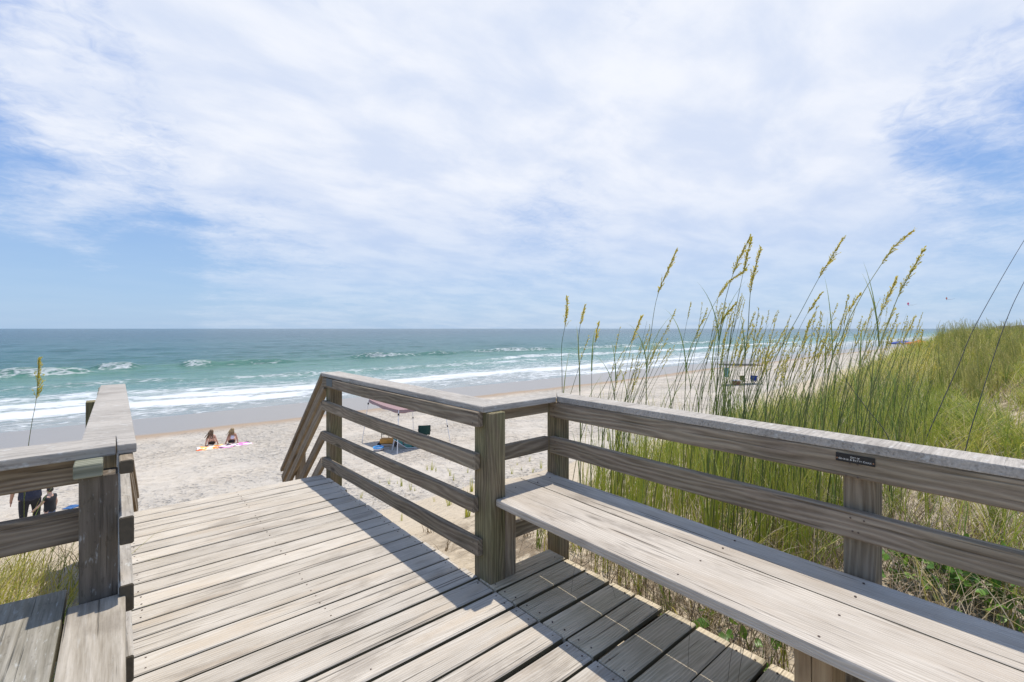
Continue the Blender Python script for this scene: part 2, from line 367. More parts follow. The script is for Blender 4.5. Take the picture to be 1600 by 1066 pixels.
def sand_mat():
    m, t, b = new_mat('sand')
    g = t.new('ShaderNodeNewGeometry'); Pp = g.outputs['Position']
    s3 = t.new('ShaderNodeSeparateXYZ', {0: Pp})
    ywarp = t.math('ADD', s3.outputs[1], t.math('MULTIPLY', t.math('SUBTRACT', t.noise(Pp, 0.08, 3), 0.5), 5.0))
    ywarp = t.math('ADD', ywarp, t.math('MULTIPLY', t.math('SUBTRACT', t.noise(Pp, 0.7, 3), 0.5), 0.8))
    flat = t.new('ShaderNodeMapping', {'Vector': Pp, 'Scale': (1, 1, 0.3)}).outputs[0]
    foot = t.noise(flat, 2.3, 5, 0.6, 0.4)
    vor = t.new('ShaderNodeTexVoronoi', {'Vector': t.vec('ADD', flat, t.new('ShaderNodeTexNoise', {'Vector': flat, 'Scale': 3.0}).outputs['Color']), 'Scale': 2.8, 'Randomness': 1.0}, feature='SMOOTH_F1')
    grain = t.noise(Pp, 60, 3, 0.7)
    rip = t.noise(t.new('ShaderNodeMapping', {'Vector': Pp, 'Scale': (1.2, 5.0, 2.0), 'Rotation': (0, 0, 0.5)}).outputs[0], 2.0, 4, 0.5, 0.6)
    beach = t.mix(t.smooth(foot, 0.3, 0.7), (0.47, 0.42, 0.35), (0.59, 0.535, 0.455))
    beach = t.mix(t.smooth(t.noise(Pp, 0.35, 4), 0.35, 0.65, 0, 0.5), beach, (0.50, 0.47, 0.42))
    beach = t.mix(t.smooth(vor.outputs['Distance'], 0.06, 0.26, 0.5, 0.0), beach, (0.25, 0.225, 0.19))  # footprint hollows tinted dark: their shade painted into the sand colour
    dune = t.mix(rip, (0.50, 0.42, 0.31), (0.60, 0.52, 0.40))
    # the dune face above z=-3 is clean wind-blown sand
    isd = t.smooth(t.math('ADD', s3.outputs[2], t.math('MULTIPLY', t.noise(Pp, 0.9, 4), 0.9)), -2.9, -2.1)
    col = t.mix(isd, beach, dune)
    debris = t.smooth(t.noise(Pp, 14, 5, 0.7), 0.60, 0.68, 0, 0.45)
    col = t.mix(debris, col, (0.22, 0.17, 0.11))
    # leaf litter between the grass behind the crest, thickened to paint shade near the bench
    near = t.math('MULTIPLY', t.smooth(s3.outputs[0], 1.9, 2.4), t.smooth(s3.outputs[2], -0.9, -0.4))
    lit = t.math('MULTIPLY', near, t.smooth(t.noise(Pp, 5.0, 6, 0.7), 0.42, 0.56, 0, 0.8))
    col = t.mix(lit, col, (0.19, 0.145, 0.10))
    damp = t.smooth(ywarp, 33.5, 36.6)
    col = t.mix(damp, col, (0.36, 0.275, 0.20))
    wet = t.smooth(ywarp, 36.2, 37.4)
    col = t.mix(wet, col, (0.29, 0.255, 0.215))
    col = t.mix(t.math('MULTIPLY', grain, 0.25), col, t.mix(1.0, col, (0.6, 0.58, 0.55), 'MULTIPLY'))
    t.l.new(col, b.inputs['Base Color'])
    t.l.new(t.math('MULTIPLY_ADD', wet, -0.66, 0.95), b.inputs['Roughness'])
    t.l.new(t.math('MULTIPLY_ADD', wet, 0.5, 0.1), b.inputs['Specular IOR Level'])
    hh = t.math('MULTIPLY', t.math('ADD', t.math('MULTIPLY', foot, 0.8), t.math('MULTIPLY', vor.outputs['Distance'], 1.0)), t.smooth(t.noise(Pp, 0.22, 4), 0.35, 0.62, 0.35, 1.7))
    hd = t.math('ADD', t.math('MULTIPLY', rip, 0.5), t.math('MULTIPLY', t.noise(Pp, 6, 4), 0.3))
    dryw = t.math('SUBTRACT', 1.0, t.smooth(ywarp, 34.5, 36.5))
    h = t.math('ADD', t.math('MULTIPLY', t.mix(isd, hh, hd), dryw), t.math('MULTIPLY', grain, 0.03))
    bp = t.new('ShaderNodeBump', {'Height': h, 'Strength': 1.0, 'Distance': 0.18})
    t.l.new(bp.outputs[0], b.inputs['Normal'])
    return m
M_SAND = sand_mat()
xs = graded(-500, 1800, -3.5, 9, 0.07, 1.035); ys = graded(-60, 140, 0, 13, 0.07, 1.03)
def gdet(X, Y):
    Z = ground(X, Y)
    near = np.clip((16-Y)/3, 0, 1)*np.clip((30-X)/10, 0, 1)*np.clip((Y+5)/3, 0, 1)
    Z = Z + near*(0.05*fbm(X*1.7, Y*1.7, 31, 4)+0.02*fbm(X*6, Y*6, 41, 2))
    return Z
tag(sheet('beach_sand', xs, ys, gdet, M_SAND), kind='structure')

# ------------------------------------------------------------------ sea
SEA = -5.68
ridges = []   # (x centre, half width, y, height, foam)
q = random.Random(5)
ridges += [(-8, 5.5, 98, 1.05, 1.0), (0.3, 3.0, 104, 0.95, 0.8), (12, 2.6, 105, 0.9, 0.7), (22, 9, 106, 0.8, 0.25), (-22, 10, 99, 0.7, 0.2), (-48, 12, 104, 0.9, 0.9),
           (52, 9, 109, 0.9, 0.75), (68, 7, 110, 0.75, 0.4), (96, 16, 112, 0.85, 0.9), (140, 22, 110, 0.9, 1.0), (200, 40, 112, 0.9, 1.0), (300, 60, 112, 0.9, 1.0), (420, 60, 112, 0.9, 1.0),
           (35, 60, 76, 0.28, 0.35), (-20, 30, 63, 0.22, 0.3), (120, 60, 84, 0.4, 1.0), (230, 60, 88, 0.4, 1.0), (40, 80, 58, 0.16, 0.4), (-10, 30, 53, 0.10, 0.6), (75, 30, 50, 0.08, 0.5)]
for i in range(26):
    ridges.append((q.uniform(-140, 420), q.uniform(10, 40), 122+i*9+q.uniform(-4, 4), q.uniform(0.15, 0.35), 0))
def swell(X, Y):
    Z = np.full_like(X, SEA); Fm = np.zeros_like(X)
    yy = Y + 3.2*fbm(X*0.035, Y*0.01, 51, 3)*2
    for (x, hw, y, h, fo) in ridges:
        env = np.exp(-((X-x)/hw)**4)*(1+0.5*fbm(X*0.35, X*0+y, 61, 2))
        d = yy-y
        prof = np.where(d < 0, np.exp(-(d/1.1)**2), np.exp(-(d/3.2)**2))
        Z = Z + h*env*prof
        if fo > 0:
            Fm = np.maximum(Fm, np.clip(fo*env*1.5*np.where(d < 0.3, np.exp(-((d+0.8)/1.5)**2), np.exp(-((d-0.3)/0.7)**2)), 0, 1))
    amp = np.clip((Y-50)/60, 0.02, 1)*np.clip((900-Y)/500, 0, 1)
    Z = Z + amp*(0.42*fbm(X*0.09, Y*0.22, 71, 3) + 0.16*fbm(X*0.5, Y*0.8, 81, 2))
    # the sheet slides under the sand at the waterline
    return Z, Fm
def sea_mat():
    m, t, b = new_mat('sea_water')
    g = t.new('ShaderNodeNewGeometry'); Pp = g.outputs['Position']
    s3 = t.new('ShaderNodeSeparateXYZ', {0: Pp})
    x, y = s3.outputs[0], s3.outputs[1]
    yl = t.math('SUBTRACT', y, t.math('MULTIPLY', t.smooth(x, 10, 220), 8.0))
    wv = t.math('ADD', t.math('MULTIPLY', t.math('SUBTRACT', t.noise(Pp, 0.035, 3), 0.5), 16.0), t.math('MULTIPLY', t.math('SUBTRACT', t.noise(Pp, 0.25, 4), 0.5), 4.0))
    yw = t.math('ADD', yl, wv)
    # body colour: sand-laden shallows, turquoise over the bars, deeper blue-green offshore
    dn = t.math('DIVIDE', yw, 600.0, clamp=True)
    body = t.ramp(dn, [(0.0, (0.30, 0.30, 0.27)), (0.085, (0.30, 0.31, 0.285)), (0.115, (0.16, 0.28, 0.25)), (0.165, (0.10, 0.225, 0.18)), (0.20, (0.065, 0.165, 0.155)),
                       (0.30, (0.036, 0.12, 0.125)), (0.6, (0.020, 0.085, 0.10)), (1.0, (0.010, 0.062, 0.085))])
    body = t.mix(t.smooth(t.noise(t.new('ShaderNodeMapping', {'Vector': Pp, 'Scale': (0.3, 1, 1)}).outputs[0], 0.05, 5, 0.6), 0.35, 0.65, 0, 0.35), body, t.mix(1.0, body, (0.62, 0.75, 0.85), 'MULTIPLY'))
    chop = t.noise(t.new('ShaderNodeMapping', {'Vector': Pp, 'Scale': (0.22, 0.55, 1)}).outputs[0], 0.5, 6, 0.65)
    body = t.mix(t.smooth(chop, 0.42, 0.62, 0.0, 0.5), body, t.mix(1.0, body, (0.55, 0.68, 0.75), 'MULTIPLY'))
    # foam
    st = t.new('ShaderNodeMapping', {'Vector': Pp, 'Scale': (0.42, 1.0, 1.0)}).outputs[0]
    wr = t.vec('ADD', st, t.vec('SCALE', t.new('ShaderNodeTexNoise', {'Vector': st, 'Scale': 0.7, 'Detail': 5.0}).outputs['Color'], None))
    wr.node.inputs[3].default_value = 1.0
    sc_ = t.n.new('ShaderNodeVectorMath')
    lace = t.new('ShaderNodeTexVoronoi', {'Vector': wr, 'Scale': 0.95, 'Randomness': 1.0}, feature='DISTANCE_TO_EDGE').outputs['Distance']
    fn = t.noise(st, 0.55, 9, 0.66, 0.8)
    fn2 = t.noise(st, 2.6, 6, 0.65, 0.5)
    nz = t.math('ADD', t.math('MULTIPLY', t.math('SUBTRACT', fn, 0.5), 1.5), t.math('MULTIPLY', t.math('SUBTRACT', fn2, 0.5), 0.9))
    band = t.ramp(t.math('DIVIDE', yw, 200.0, clamp=True), [(0.0, 0.0), (0.218, 0.05), (0.224, 0.52), (0.232, 0.46), (0.247, 0.47), (0.258, 0.60), (0.285, 0.70), (0.315, 0.58), (0.345, 0.42), (0.38, 0.26), (0.43, 0.12), (0.5, 0.05), (0.62, 0.0)])
    at_ = t.new('ShaderNodeAttribute', attribute_name='foam').outputs['Fac']
    tot = t.math('ADD', band, t.math('MULTIPLY', at_, 0.62))
    f1 = t.smooth(t.math('ADD', tot, nz), 0.54, 0.92)
    f2 = t.math('MULTIPLY', t.smooth(lace, 0.015, 0.13, 1.0, 0.0), t.smooth(t.math('ADD', tot, nz), 0.28, 0.62))
    foam = t.math('MAXIMUM', t.math('MULTIPLY', f1, 0.92), t.math('MULTIPLY', f2, 0.7), clamp=True)
    # distant white caps
    wc = t.new('ShaderNodeMapping', {'Vector': Pp, 'Scale': (0.06, 0.11, 1)}).outputs[0]
    caps = t.math('MULTIPLY', t.smooth(t.noise(wc, 1.0, 7, 0.7), 0.69, 0.73), t.smooth(y, 130, 200))
    foam = t.math('MAXIMUM', foam, t.math('MULTIPLY', caps, 0.8))
    col = t.mix(foam, body, (0.66, 0.69, 0.70))
    t.l.new(col, b.inputs['Base Color'])
    t.l.new(t.math('MULTIPLY_ADD', foam, 0.5, 0.16), b.inputs['Roughness'])
    b.inputs['IOR'].default_value = 1.33
    t.l.new(t.math('MULTIPLY_ADD', foam, -0.02, 0.13), b.inputs['Specular IOR Level'])
    w1 = t.noise(t.new('ShaderNodeMapping', {'Vector': Pp, 'Scale': (0.35, 1, 1)}).outputs[0], 0.45, 8, 0.62, 0.5)
    far = t.noise(t.new('ShaderNodeMapping', {'Vector': Pp, 'Scale': (0.12, 0.3, 1)}).outputs[0], 0.12, 8, 0.65)
    amp = t.smooth(y, 46, 85, 0.10, 1.0)
    h = t.math('MULTIPLY', t.math('ADD', t.math('MULTIPLY', w1, 0.9), t.math('MULTIPLY', far, 2.5)), amp)
    h = t.math('ADD', h, t.math('MULTIPLY', foam, 0.10))
    bp = t.new('ShaderNodeBump', {'Height': h, 'Strength': 1.0, 'Distance': 1.1})
    t.l.new(bp.outputs[0], b.inputs['Normal'])
    return m
M_SEA = sea_mat()
xs = graded(-30000, 30000, -60, 150, 0.9, 1.09); ys = np.concatenate([np.arange(40, 128, 0.4), graded(128, 40000, 128, 129, 0.6, 1.06)])
ys = np.unique(ys)
tag(sheet('sea', xs, ys, lambda X, Y: swell(X, Y)[0], M_SEA, {'foam': lambda X, Y: swell(X, Y)[1]}), kind='structure')

# ------------------------------------------------------------------ boardwalk deck
deck = empty('boardwalk_deck', (0.8, 1.5, 0), 'weathered pale grey wooden boardwalk deck of cross boards leading to the beach stairs', 'deck')
lines = [4.578]
y = 4.578
q = random.Random(3)
nails = []
walk_var = [plank_mesh('board', 1.62, 0.1322, 0.032, M_DECK, 5, 0.004, 0.0016, 100+i) for i in range(5)]
wide_var = [plank_mesh('board', 1.66, 0.149, 0.034, M_DECK, 5, 0.006, 0.0018, 120+i) for i in range(5)]
alc_var = [plank_mesh('board', 0.545, 0.148, 0.034, M_DECK2, 3, 0.006, 0.0018, 140+i) for i in range(5)]
for me_ in walk_var+wide_var+alc_var:      # dark long edges: algae and dirt plus gap shade painted into the colour
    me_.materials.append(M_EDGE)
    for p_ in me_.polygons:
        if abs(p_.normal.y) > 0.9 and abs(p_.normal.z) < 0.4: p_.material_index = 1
def board(me, x0, yc, dz=0.0, rot=0.0):
    M = Matrix.Translation((x0, yc, dz)) @ Matrix.Rotation(rot, 4, 'Z')
    return put('board', me, deck, M)
def nail(x, y, z=0.0):
    nails.append((x, y, z))
y = 4.578
for k in range(17):
    yc = y-0.0725; xe = q.uniform(1.505, 1.535) + (4.5-yc)*0.012
    board(walk_var[k % 5], xe-1.62, yc, q.uniform(-0.001, 0.0015), q.uniform(-0.0012, 0.0012))
    for xx in (0.10, 0.80, xe-0.045):
        for s in (-0.036, 0.037):
            if q.random() < (0.9 if xx > 1 else 0.6): nail(xx+q.uniform(-.006, .006), yc+s+q.uniform(-.006, .006))
    y -= 0.145
g = [2.113, 1.945, 1.775, 1.607, 1.44, 1.272, 1.106, 0.941]
while g[-1] > -2.4: g.append(g[-1]-0.166)
for k in range(len(g)-1):
    yc = (g[k]+g[k+1])/2
    board(wide_var[k % 5], 1.546-1.66+q.uniform(-.003, .0), yc+q.uniform(-.003, .003), q.uniform(-0.001, 0.002), q.uniform(-0.001, 0.001))
    board(alc_var[(k*3) % 5], 1.5525, yc+q.uniform(-.008, .008), q.uniform(-0.003, 0.001), q.uniform(-0.006, 0.006))
    for xx in (0.10, 0.80, 1.515, 1.585, 2.05):
        for s in (-0.04, 0.04):
            if q.random() < (0.8 if xx > 1 else 0.35): nail(xx+q.uniform(-.007, .007), yc+s+q.uniform(-.006, .006))
    board(alc_var[(k*3+1) % 5], -0.120-0.545, yc+q.uniform(-.006, .006), -0.001, 0)
def discs(pts, r, n=6, up=0.0012):
    P_ = []
    for (x, y, z) in pts:
        V = [(x+r*math.cos(2*math.pi*i/n), y+r*math.sin(2*math.pi*i/n), z+up+0.0012) for i in range(n)]
        V2 = [(a, b, z-0.004) for a, b, c in V]
        P_.append((V+V2, [tuple(range(n))]+[(i, (i+1) % n, n+(i+1) % n, n+i) for i in range(n)]))
    return join(P_)
V, F = discs(nails, 0.0042)
tag(put('nail_head', mesh('nail_head', V, F, M_NAIL), deck), kind='stuff')
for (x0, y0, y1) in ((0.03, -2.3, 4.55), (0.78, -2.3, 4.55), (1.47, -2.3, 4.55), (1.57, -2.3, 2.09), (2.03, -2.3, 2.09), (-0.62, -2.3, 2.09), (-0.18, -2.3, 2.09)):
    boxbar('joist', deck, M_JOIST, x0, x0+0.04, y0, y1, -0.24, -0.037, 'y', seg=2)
boxbar('rim_joist', deck, M_STAIR, 0.0, 1.51, 4.552, 4.572, -0.24, -0.034, 'x', seg=2)

# staircase to the beach
stc = empty('beach_stairs', (0.8, 4.6, 0), 'wooden stairs dropping from the far end of the deck to the sand', 'stairs')
SL = 0.87
for i in range(19):
    zt = -0.19*(i+1); yt = 4.60+i*0.19/SL
    if zt < gz(0.8, yt+0.15)-0.05: break
    boxbar('tread', stc, M_STAIR, 0.08, 1.50, yt, yt+0.27, zt-0.038, zt, 'x', seg=2)
NST = i
yend = 4.60+NST*0.19/SL
for x0 in (0.09, 0.77, 1.45):
    bar('stringer', stc, M_STAIR, (x0+0.02, 4.58, -0.26), (x0+0.02, yend+0.2, -0.26-SL*(yend+0.2-4.58)), 0.04, 0.24, seg=2)

# ------------------------------------------------------------------ right-hand railing along the walkway
RW = empty('railing', (1.6, 3.3, 0), 'four-rail wooden railing right of the walkway, small blank plaque at its beach end', 'railing')
XR = 1.519
bar('rail_cap', RW, M_CAP, (1.633, 2.045, 0.971), (1.620, 4.66, 0.971), 0.186, 0.035, seg=8)
for (z0, b0, z1, b1, ys_, ye_) in ((0.934, 0.858, 0.932, 0.838, 2.066, 4.585), (0.703, 0.612, 0.708, 0.617, 2.092, 4.592), (0.454, 0.372, 0.416, 0.328, 2.106, 4.600), (0.232, 0.142, 0.166, 0.070, 2.066, 4.592)):
    bar('rail', RW, M_RAIL, (XR, ys_, (z0+b0)/2), (XR, ye_, (z1+b1)/2), (z0-b0+z1-b1)/2, 0.038, up=(-1, 0, 0), seg=8, r=0.006, jit=0.002)
boxbar('post', RW, M_POST, 1.5595, 1.664, 2.0, 2.150, -1.6, 0.934, 'z', seg=8, r=0.003)
boxbar('post', RW, M_POST, 1.5585, 1.672, 4.475, 4.590, -1.6, 0.934, 'z', seg=8, r=0.003)
pq = put('plaque', mesh('plaque', *boxvf(-0.003, 0.0, -0.075, 0.075, -0.034, 0.034), M_PLQ2), RW, Matrix.Translation((XR-0.0005, 4.385, 0.897)))

def screw_row(parent, pts, nx, r=0.0035):
    P_ = []
    for (x, y, z) in pts:
        V, F = tube([Vector((x, y, z)), Vector((x+nx*0.0016, y, z))], r, 7); P_.append((V, F))
    V, F = join(P_); tag(put('screw_heads', mesh('screw_heads', V, F, M_NAIL), parent), kind='stuff')
q = random.Random(15)
screw_row(RW, [(XR, y_+q.uniform(-.008, .008), z_+dz) for (y_, zs) in ((2.105, (0.897, 0.657, 0.413, 0.187)), (4.53, (0.885, 0.662, 0.373, 0.120))) for z_ in zs for dz in (-0.024, 0.024)], -1)
# long railing beside the right bench (short return at its beach end)
RB = empty('railing', (2.2, 0.5, 0), 'wooden railing behind the right bench, carrying a black dedication plaque', 'railing')
def capmitre(name, parent, pts, z1, T, mat):
    """flat cap board with mitred ends: pts is its plan outline (counter-clockwise)"""
    c = Vector((sum(p[0] for p in pts)/len(pts), sum(p[1] for p in pts)/len(pts)))
    d = Vector(pts[1])-Vector(pts[0]); ang = math.atan2(d.y, d.x)
    R_ = Matrix.Translation((pts[0][0], pts[0][1], z1)) @ Matrix.Rotation(ang, 4, 'Z')
    Ri = R_.inverted()
    bm = bmesh.new(); vs = []
    for p in pts: vs.append(bm.verts.new(Ri @ Vector((p[0], p[1], z1))))
    f = bm.faces.new(vs)
    if f.normal.z < 0 or True: bm.normal_update()
    if f.normal.z < 0: bmesh.ops.reverse_faces(bm, faces=[f])
    ex = bmesh.ops.extrude_face_region(bm, geom=[f])
    for v in ex['geom']:
        if isinstance(v, bmesh.types.BMVert): v.co.z -= T
    bmesh.ops.recalc_face_normals(bm, faces=bm.faces)
    bmesh.ops.bevel(bm, geom=list(bm.edges), offset=0.005, segments=2, profile=0.6, affect='EDGES')
    me = bpy.data.meshes.new(name); bm.to_mesh(me); bm.free(); me.materials.append(mat)
    return put(name, me, parent, R_)
capmitre('rail_cap', RB, [(1.543, 2.040), (2.117, 2.046), (2.265, 2.196), (1.729, 2.222)], 0.970, 0.035, M_CAP)
capmitre('rail_cap', RB, [(2.106, -2.3), (2.250, -2.3), (2.270, 2.190), (2.122, 2.040)], 0.972, 0.036, M_CAP)
boxbar('rail', RB, M_RAIL, 1.664, 2.118, 2.112, 2.150, 0.862, 0.934, 'x', r=0.005)
boxbar('rail', RB, M_RAIL, 1.664, 2.118, 2.112, 2.150, 0.620, 0.708, 'x', r=0.006)
boxbar('rail', RB, M_RAIL, 1.664, 2.150, 2.112, 2.150, 0.137, 0.228, 'x', r=0.006)
bar('rail', RB, M_RAIL, (2.120, -2.3, 0.884), (2.120, 2.11, 0.884), 0.100, 0.040, up=(-1, 0, 0), seg=10, r=0.005)
bar('rail', RB, M_RAIL, (2.120, -2.3, 0.656), (2.120, 2.11, 0.656), 0.104, 0.040, up=(-1, 0, 0), seg=10, r=0.006)
boxbar('post', RB, M_POST, 2.161, 2.262, 2.066, 2.170, -1.2, 0.934, 'z', seg=8)
boxbar('post', RB, M_RAIL, 2.161, 2.266, 0.435, 0.537, -0.9, 0.934, 'z', seg=8)
boxbar('post', RB, M_POST, 2.161, 2.266, -1.20, -1.10, -0.9, 0.934, 'z', seg=8)
pq = put('plaque', None, RB) if False else None
V, F = boxvf(-0.003, 0.0, -0.061, 0.061, -0.0158, 0.0158)
pq = put('plaque', mesh('plaque', V, F, M_PLQ), RB, Matrix.Translation((2.1195, 0.489, 0.9075)))
def lettering(parent, items, M, mat):
    """items: (text, size, x, y); one mesh; local text plane X right, Y up"""
    parts = []
    for s_, size, x, y_ in items:
        cu = bpy.data.curves.new('lettering', 'FONT'); cu.body = s_; cu.size = size; cu.extrude = 0.0003; cu.offset = size*0.012; cu.resolution_u = 2
        o = bpy.data.objects.new('lettering', cu); COL.objects.link(o)
        me = bpy.data.meshes.new_from_object(o.evaluated_get(bpy.context.evaluated_depsgraph_get()))
        wd = max(v.co.x for v in me.vertices)
        V = [(v.co.x+x, v.co.y+y_, v.co.z) for v in me.vertices]; F = [tuple(p.vertices) for p in me.polygons]
        parts.append((V, F)); bpy.data.objects.remove(o); bpy.data.curves.remove(cu); bpy.data.meshes.remove(me)
    V, F = join(parts)
    return put('lettering', mesh('lettering', V, F, mat), parent, M)
def smallcaps(text, size, xc, y_):
    """small capitals: big initials, centred about xc"""
    items = []; x = 0.0
    for ch in text:
        up_ = ch.isupper() or ch == '&'
        s_ = size if up_ else size*0.78
        wch = {'i': .27, 'l': .52, 'f': .54, ' ': .28, 'I': .27}.get(ch, 0.70 if not up_ else 0.74)
        if ch != ' ': items.append((ch.upper(), s_, x, y_))
        x += wch*s_
    return [(a, b, c+xc-x/2, d) for a, b, c, d in items]
Mt = Matrix.Translation((2.1160, 0.489, 0.9075)) @ Matrix.Rotation(math.radians(-90), 4, 'Z') @ Matrix.Rotation(math.radians(90), 4, 'X')
lettering(pq, smallcaps('Gift of', 0.0098, 0, 0.0020)+smallcaps('George & Betty Caulk', 0.0098, 0, -0.0075), Mt, M_LET)
for yy_ in (0.5455, 0.4325):
    V, F = tube([(0, 0, 0), (-0.0022, 0, 0)], 0.0028, 8)
    put('screw', mesh('screw', V, F, M_SCREW), pq, Matrix.Translation((2.1165, yy_, 0.9035)))

screw_row(RB, [(2.120, y_+q.uniform(-.015, .015), z_+dz) for y_ in (0.47, 0.505, -1.16, 2.06) for z_ in (0.862, 0.656) for dz in (-0.022, 0.027)], -1)
# ------------------------------------------------------------------ right bench
BR = empty('bench', (1.85, 1.0, 0), 'long two-plank wooden bench on the right, in front of the dune grass', 'bench')
def plank_outline(name, parent, pts, z1, T, mat, L0, dark_side=0):
    bm = bmesh.new()
    R_ = Matrix.Translation((L0[0], L0[1], z1)) @ Matrix.Rotation(math.pi/2, 4, 'Z'); Ri = R_.inverted()
    f = bm.faces.new([bm.verts.new(Ri @ Vector((p[0], p[1], z1))) for p in pts])
    bm.normal_update()
    if f.normal.z < 0: bmesh.ops.reverse_faces(bm, faces=[f])
    ex = bmesh.ops.extrude_face_region(bm, geom=[f])
    for v in ex['geom']:
        if isinstance(v, bmesh.types.BMVert): v.co.z -= T
    bmesh.ops.recalc_face_normals(bm, faces=bm.faces)
    bmesh.ops.bevel(bm, geom=list(bm.edges), offset=0.006, segments=2, profile=0.6, affect='EDGES')
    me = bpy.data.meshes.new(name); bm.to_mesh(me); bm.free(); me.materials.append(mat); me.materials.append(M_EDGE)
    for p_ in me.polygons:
        if p_.normal.y*dark_side > 0.9: p_.material_index = 1  # edge along the seam darkened, painting the shade between the planks
    return put(name, me, parent, R_)
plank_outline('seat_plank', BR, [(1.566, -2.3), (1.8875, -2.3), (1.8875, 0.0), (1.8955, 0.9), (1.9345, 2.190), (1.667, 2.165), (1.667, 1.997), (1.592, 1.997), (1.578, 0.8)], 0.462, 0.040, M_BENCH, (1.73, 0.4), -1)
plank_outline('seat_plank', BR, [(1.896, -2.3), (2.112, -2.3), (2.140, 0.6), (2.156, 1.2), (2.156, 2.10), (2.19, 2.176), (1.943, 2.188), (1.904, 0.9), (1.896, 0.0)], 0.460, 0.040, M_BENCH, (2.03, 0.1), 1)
V, F = discs([(x_+q.uniform(-.006, .006), y_+q.uniform(-.01, .01), 0.4617) for y_ in (2.06, 0.93, 0.46, -1.15) for x_ in (1.63, 1.80, 1.97, 2.09)], 0.0040, 7)
tag(put('screw_heads', mesh('screw_heads', V, F, M_NAIL), BR), kind='stuff')
for y0 in (0.43, -1.2):
    boxbar('leg', BR, M_LEG, 1.62, 1.76, y0+0.057, y0+0.103, -0.35, 0.421, 'z')
    boxbar('leg', BR, M_LEG, 1.62, 1.76, y0, y0+0.054, -0.35, 0.421, 'z')
    boxbar('seat_brace', BR, M_LEG, 1.77, 2.15, y0+0.02, y0+0.06, 0.30, 0.419, 'x', seg=2)
boxbar('leg', BR, M_RAIL, 1.6655, 1.743, 2.0, 2.098, 0.002, 0.421, 'z')

# ------------------------------------------------------------------ left-hand railings and bench
LW = empty('railing', (0, 3.4, 0), 'wooden railing on the left of the walkway, running straight away under a pale flat cap', 'railing')
capmitre('rail_cap', LW, [(0.008, 2.247), (0.064, 2.243), (0.066, 4.70), (-0.078, 4.70), (-0.097, 2.442), (0.006, 2.442)], 0.971, 0.036, M_CAP)
for (z1, z0, y0) in ((0.934, 0.886, 2.14), (0.745, 0.648, 2.10), (0.496, 0.400, 2.13), (0.245, 0.150, 2.12)):
    ro = bar('rail', LW, M_CAP if z1 < 0.9 else M_RAIL, (0.053, y0, (z0+z1)/2), (0.053, 4.59, (z0+z1)/2), z1-z0, 0.040, up=(1, 0, 0), seg=8, r=0.006, jit=0.002)
    ro.data.materials.append(M_ENDG)
    for p_ in ro.data.polygons:
        if abs(p_.normal.x) > 0.5: p_.material_index = 1
boxbar('post', LW, M_POSTL, -0.093, 0.010, 2.170, 2.272, -1.4, 0.886, 'z', seg=8)
boxbar('block', LW, M_BLOCK, -0.106, -0.030, 2.150, 2.300, 0.888, 0.9345, 'x', seg=2)
boxbar('post', LW, M_POST, -0.093, 0.010, 4.475, 4.590, -1.6, 0.934, 'z', seg=8)
boxbar('post', LW, M_POST, -0.165, -0.06, 4.78, 4.90, -0.2, 0.84, 'z', seg=2)

LB = empty('railing', (-1.0, 2.3, 0), 'short wooden railing crossing the left edge, above the lichen-spotted bench', 'railing')
capmitre('rail_cap', LB, [(-2.2, 2.16), (-0.30, 2.232), (0.005, 2.252), (0.005, 2.442), (-0.30, 2.452), (-2.2, 2.40)], 0.970, 0.036, M_CAP)
boxbar('rail', LB, M_RAIL, -2.2, -0.094, 2.300, 2.338, 0.838, 0.9335, 'x', seg=8, r=0.006)
boxbar('rail', LB, M_RAIL, -2.2, -0.094, 2.300, 2.338, 0.628, 0.742, 'x', seg=8, r=0.006)
boxbar('post', LB, M_POST, -1.30, -1.20, 2.339, 2.44, -1.2, 0.934, 'z', seg=6)

BL = empty('bench', (-0.15, 1.2, 0), 'left bench seat of two old planks spotted with grey lichen, ending at the railing post', 'bench')
M_BENL = wood('lichen_bench_wood', (0.54, 0.485, 0.40), (0.28, 0.24, 0.18), ring=0.4, rfreq=60, fiber=0.6, vary=0.05, knots=0.5, crack=0.6, bump=0.8, speck=0.12, spk=2.2)
M_BENL2 = wood('dark_lichen_bench_wood', (0.42, 0.39, 0.33), (0.18, 0.16, 0.12), ring=0.4, rfreq=60, fiber=0.6, green=0.35, gcol=(0.16, 0.15, 0.10), vary=0.05, knots=0.5, crack=0.6, bump=0.9, speck=0.35, spk=2.4)
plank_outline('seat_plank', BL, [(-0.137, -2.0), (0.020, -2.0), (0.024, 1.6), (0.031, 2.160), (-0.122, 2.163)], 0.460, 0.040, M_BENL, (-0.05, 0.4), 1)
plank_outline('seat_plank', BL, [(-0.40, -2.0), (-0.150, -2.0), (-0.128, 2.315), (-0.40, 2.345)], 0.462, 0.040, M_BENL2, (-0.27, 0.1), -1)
for y0 in (0.5, -1.1):
    boxbar('leg', BL, M_LEG, -0.08, 0.0, y0, y0+0.10, -0.3, 0.419, 'z')
    boxbar('leg', BL, M_LEG, -0.36, -0.28, y0, y0+0.10, -0.3, 0.419, 'z')
boxbar('seat_brace', BL, M_JOIST, -0.36, -0.02, 2.10, 2.145, 0.32, 0.419, 'x', seg=2)

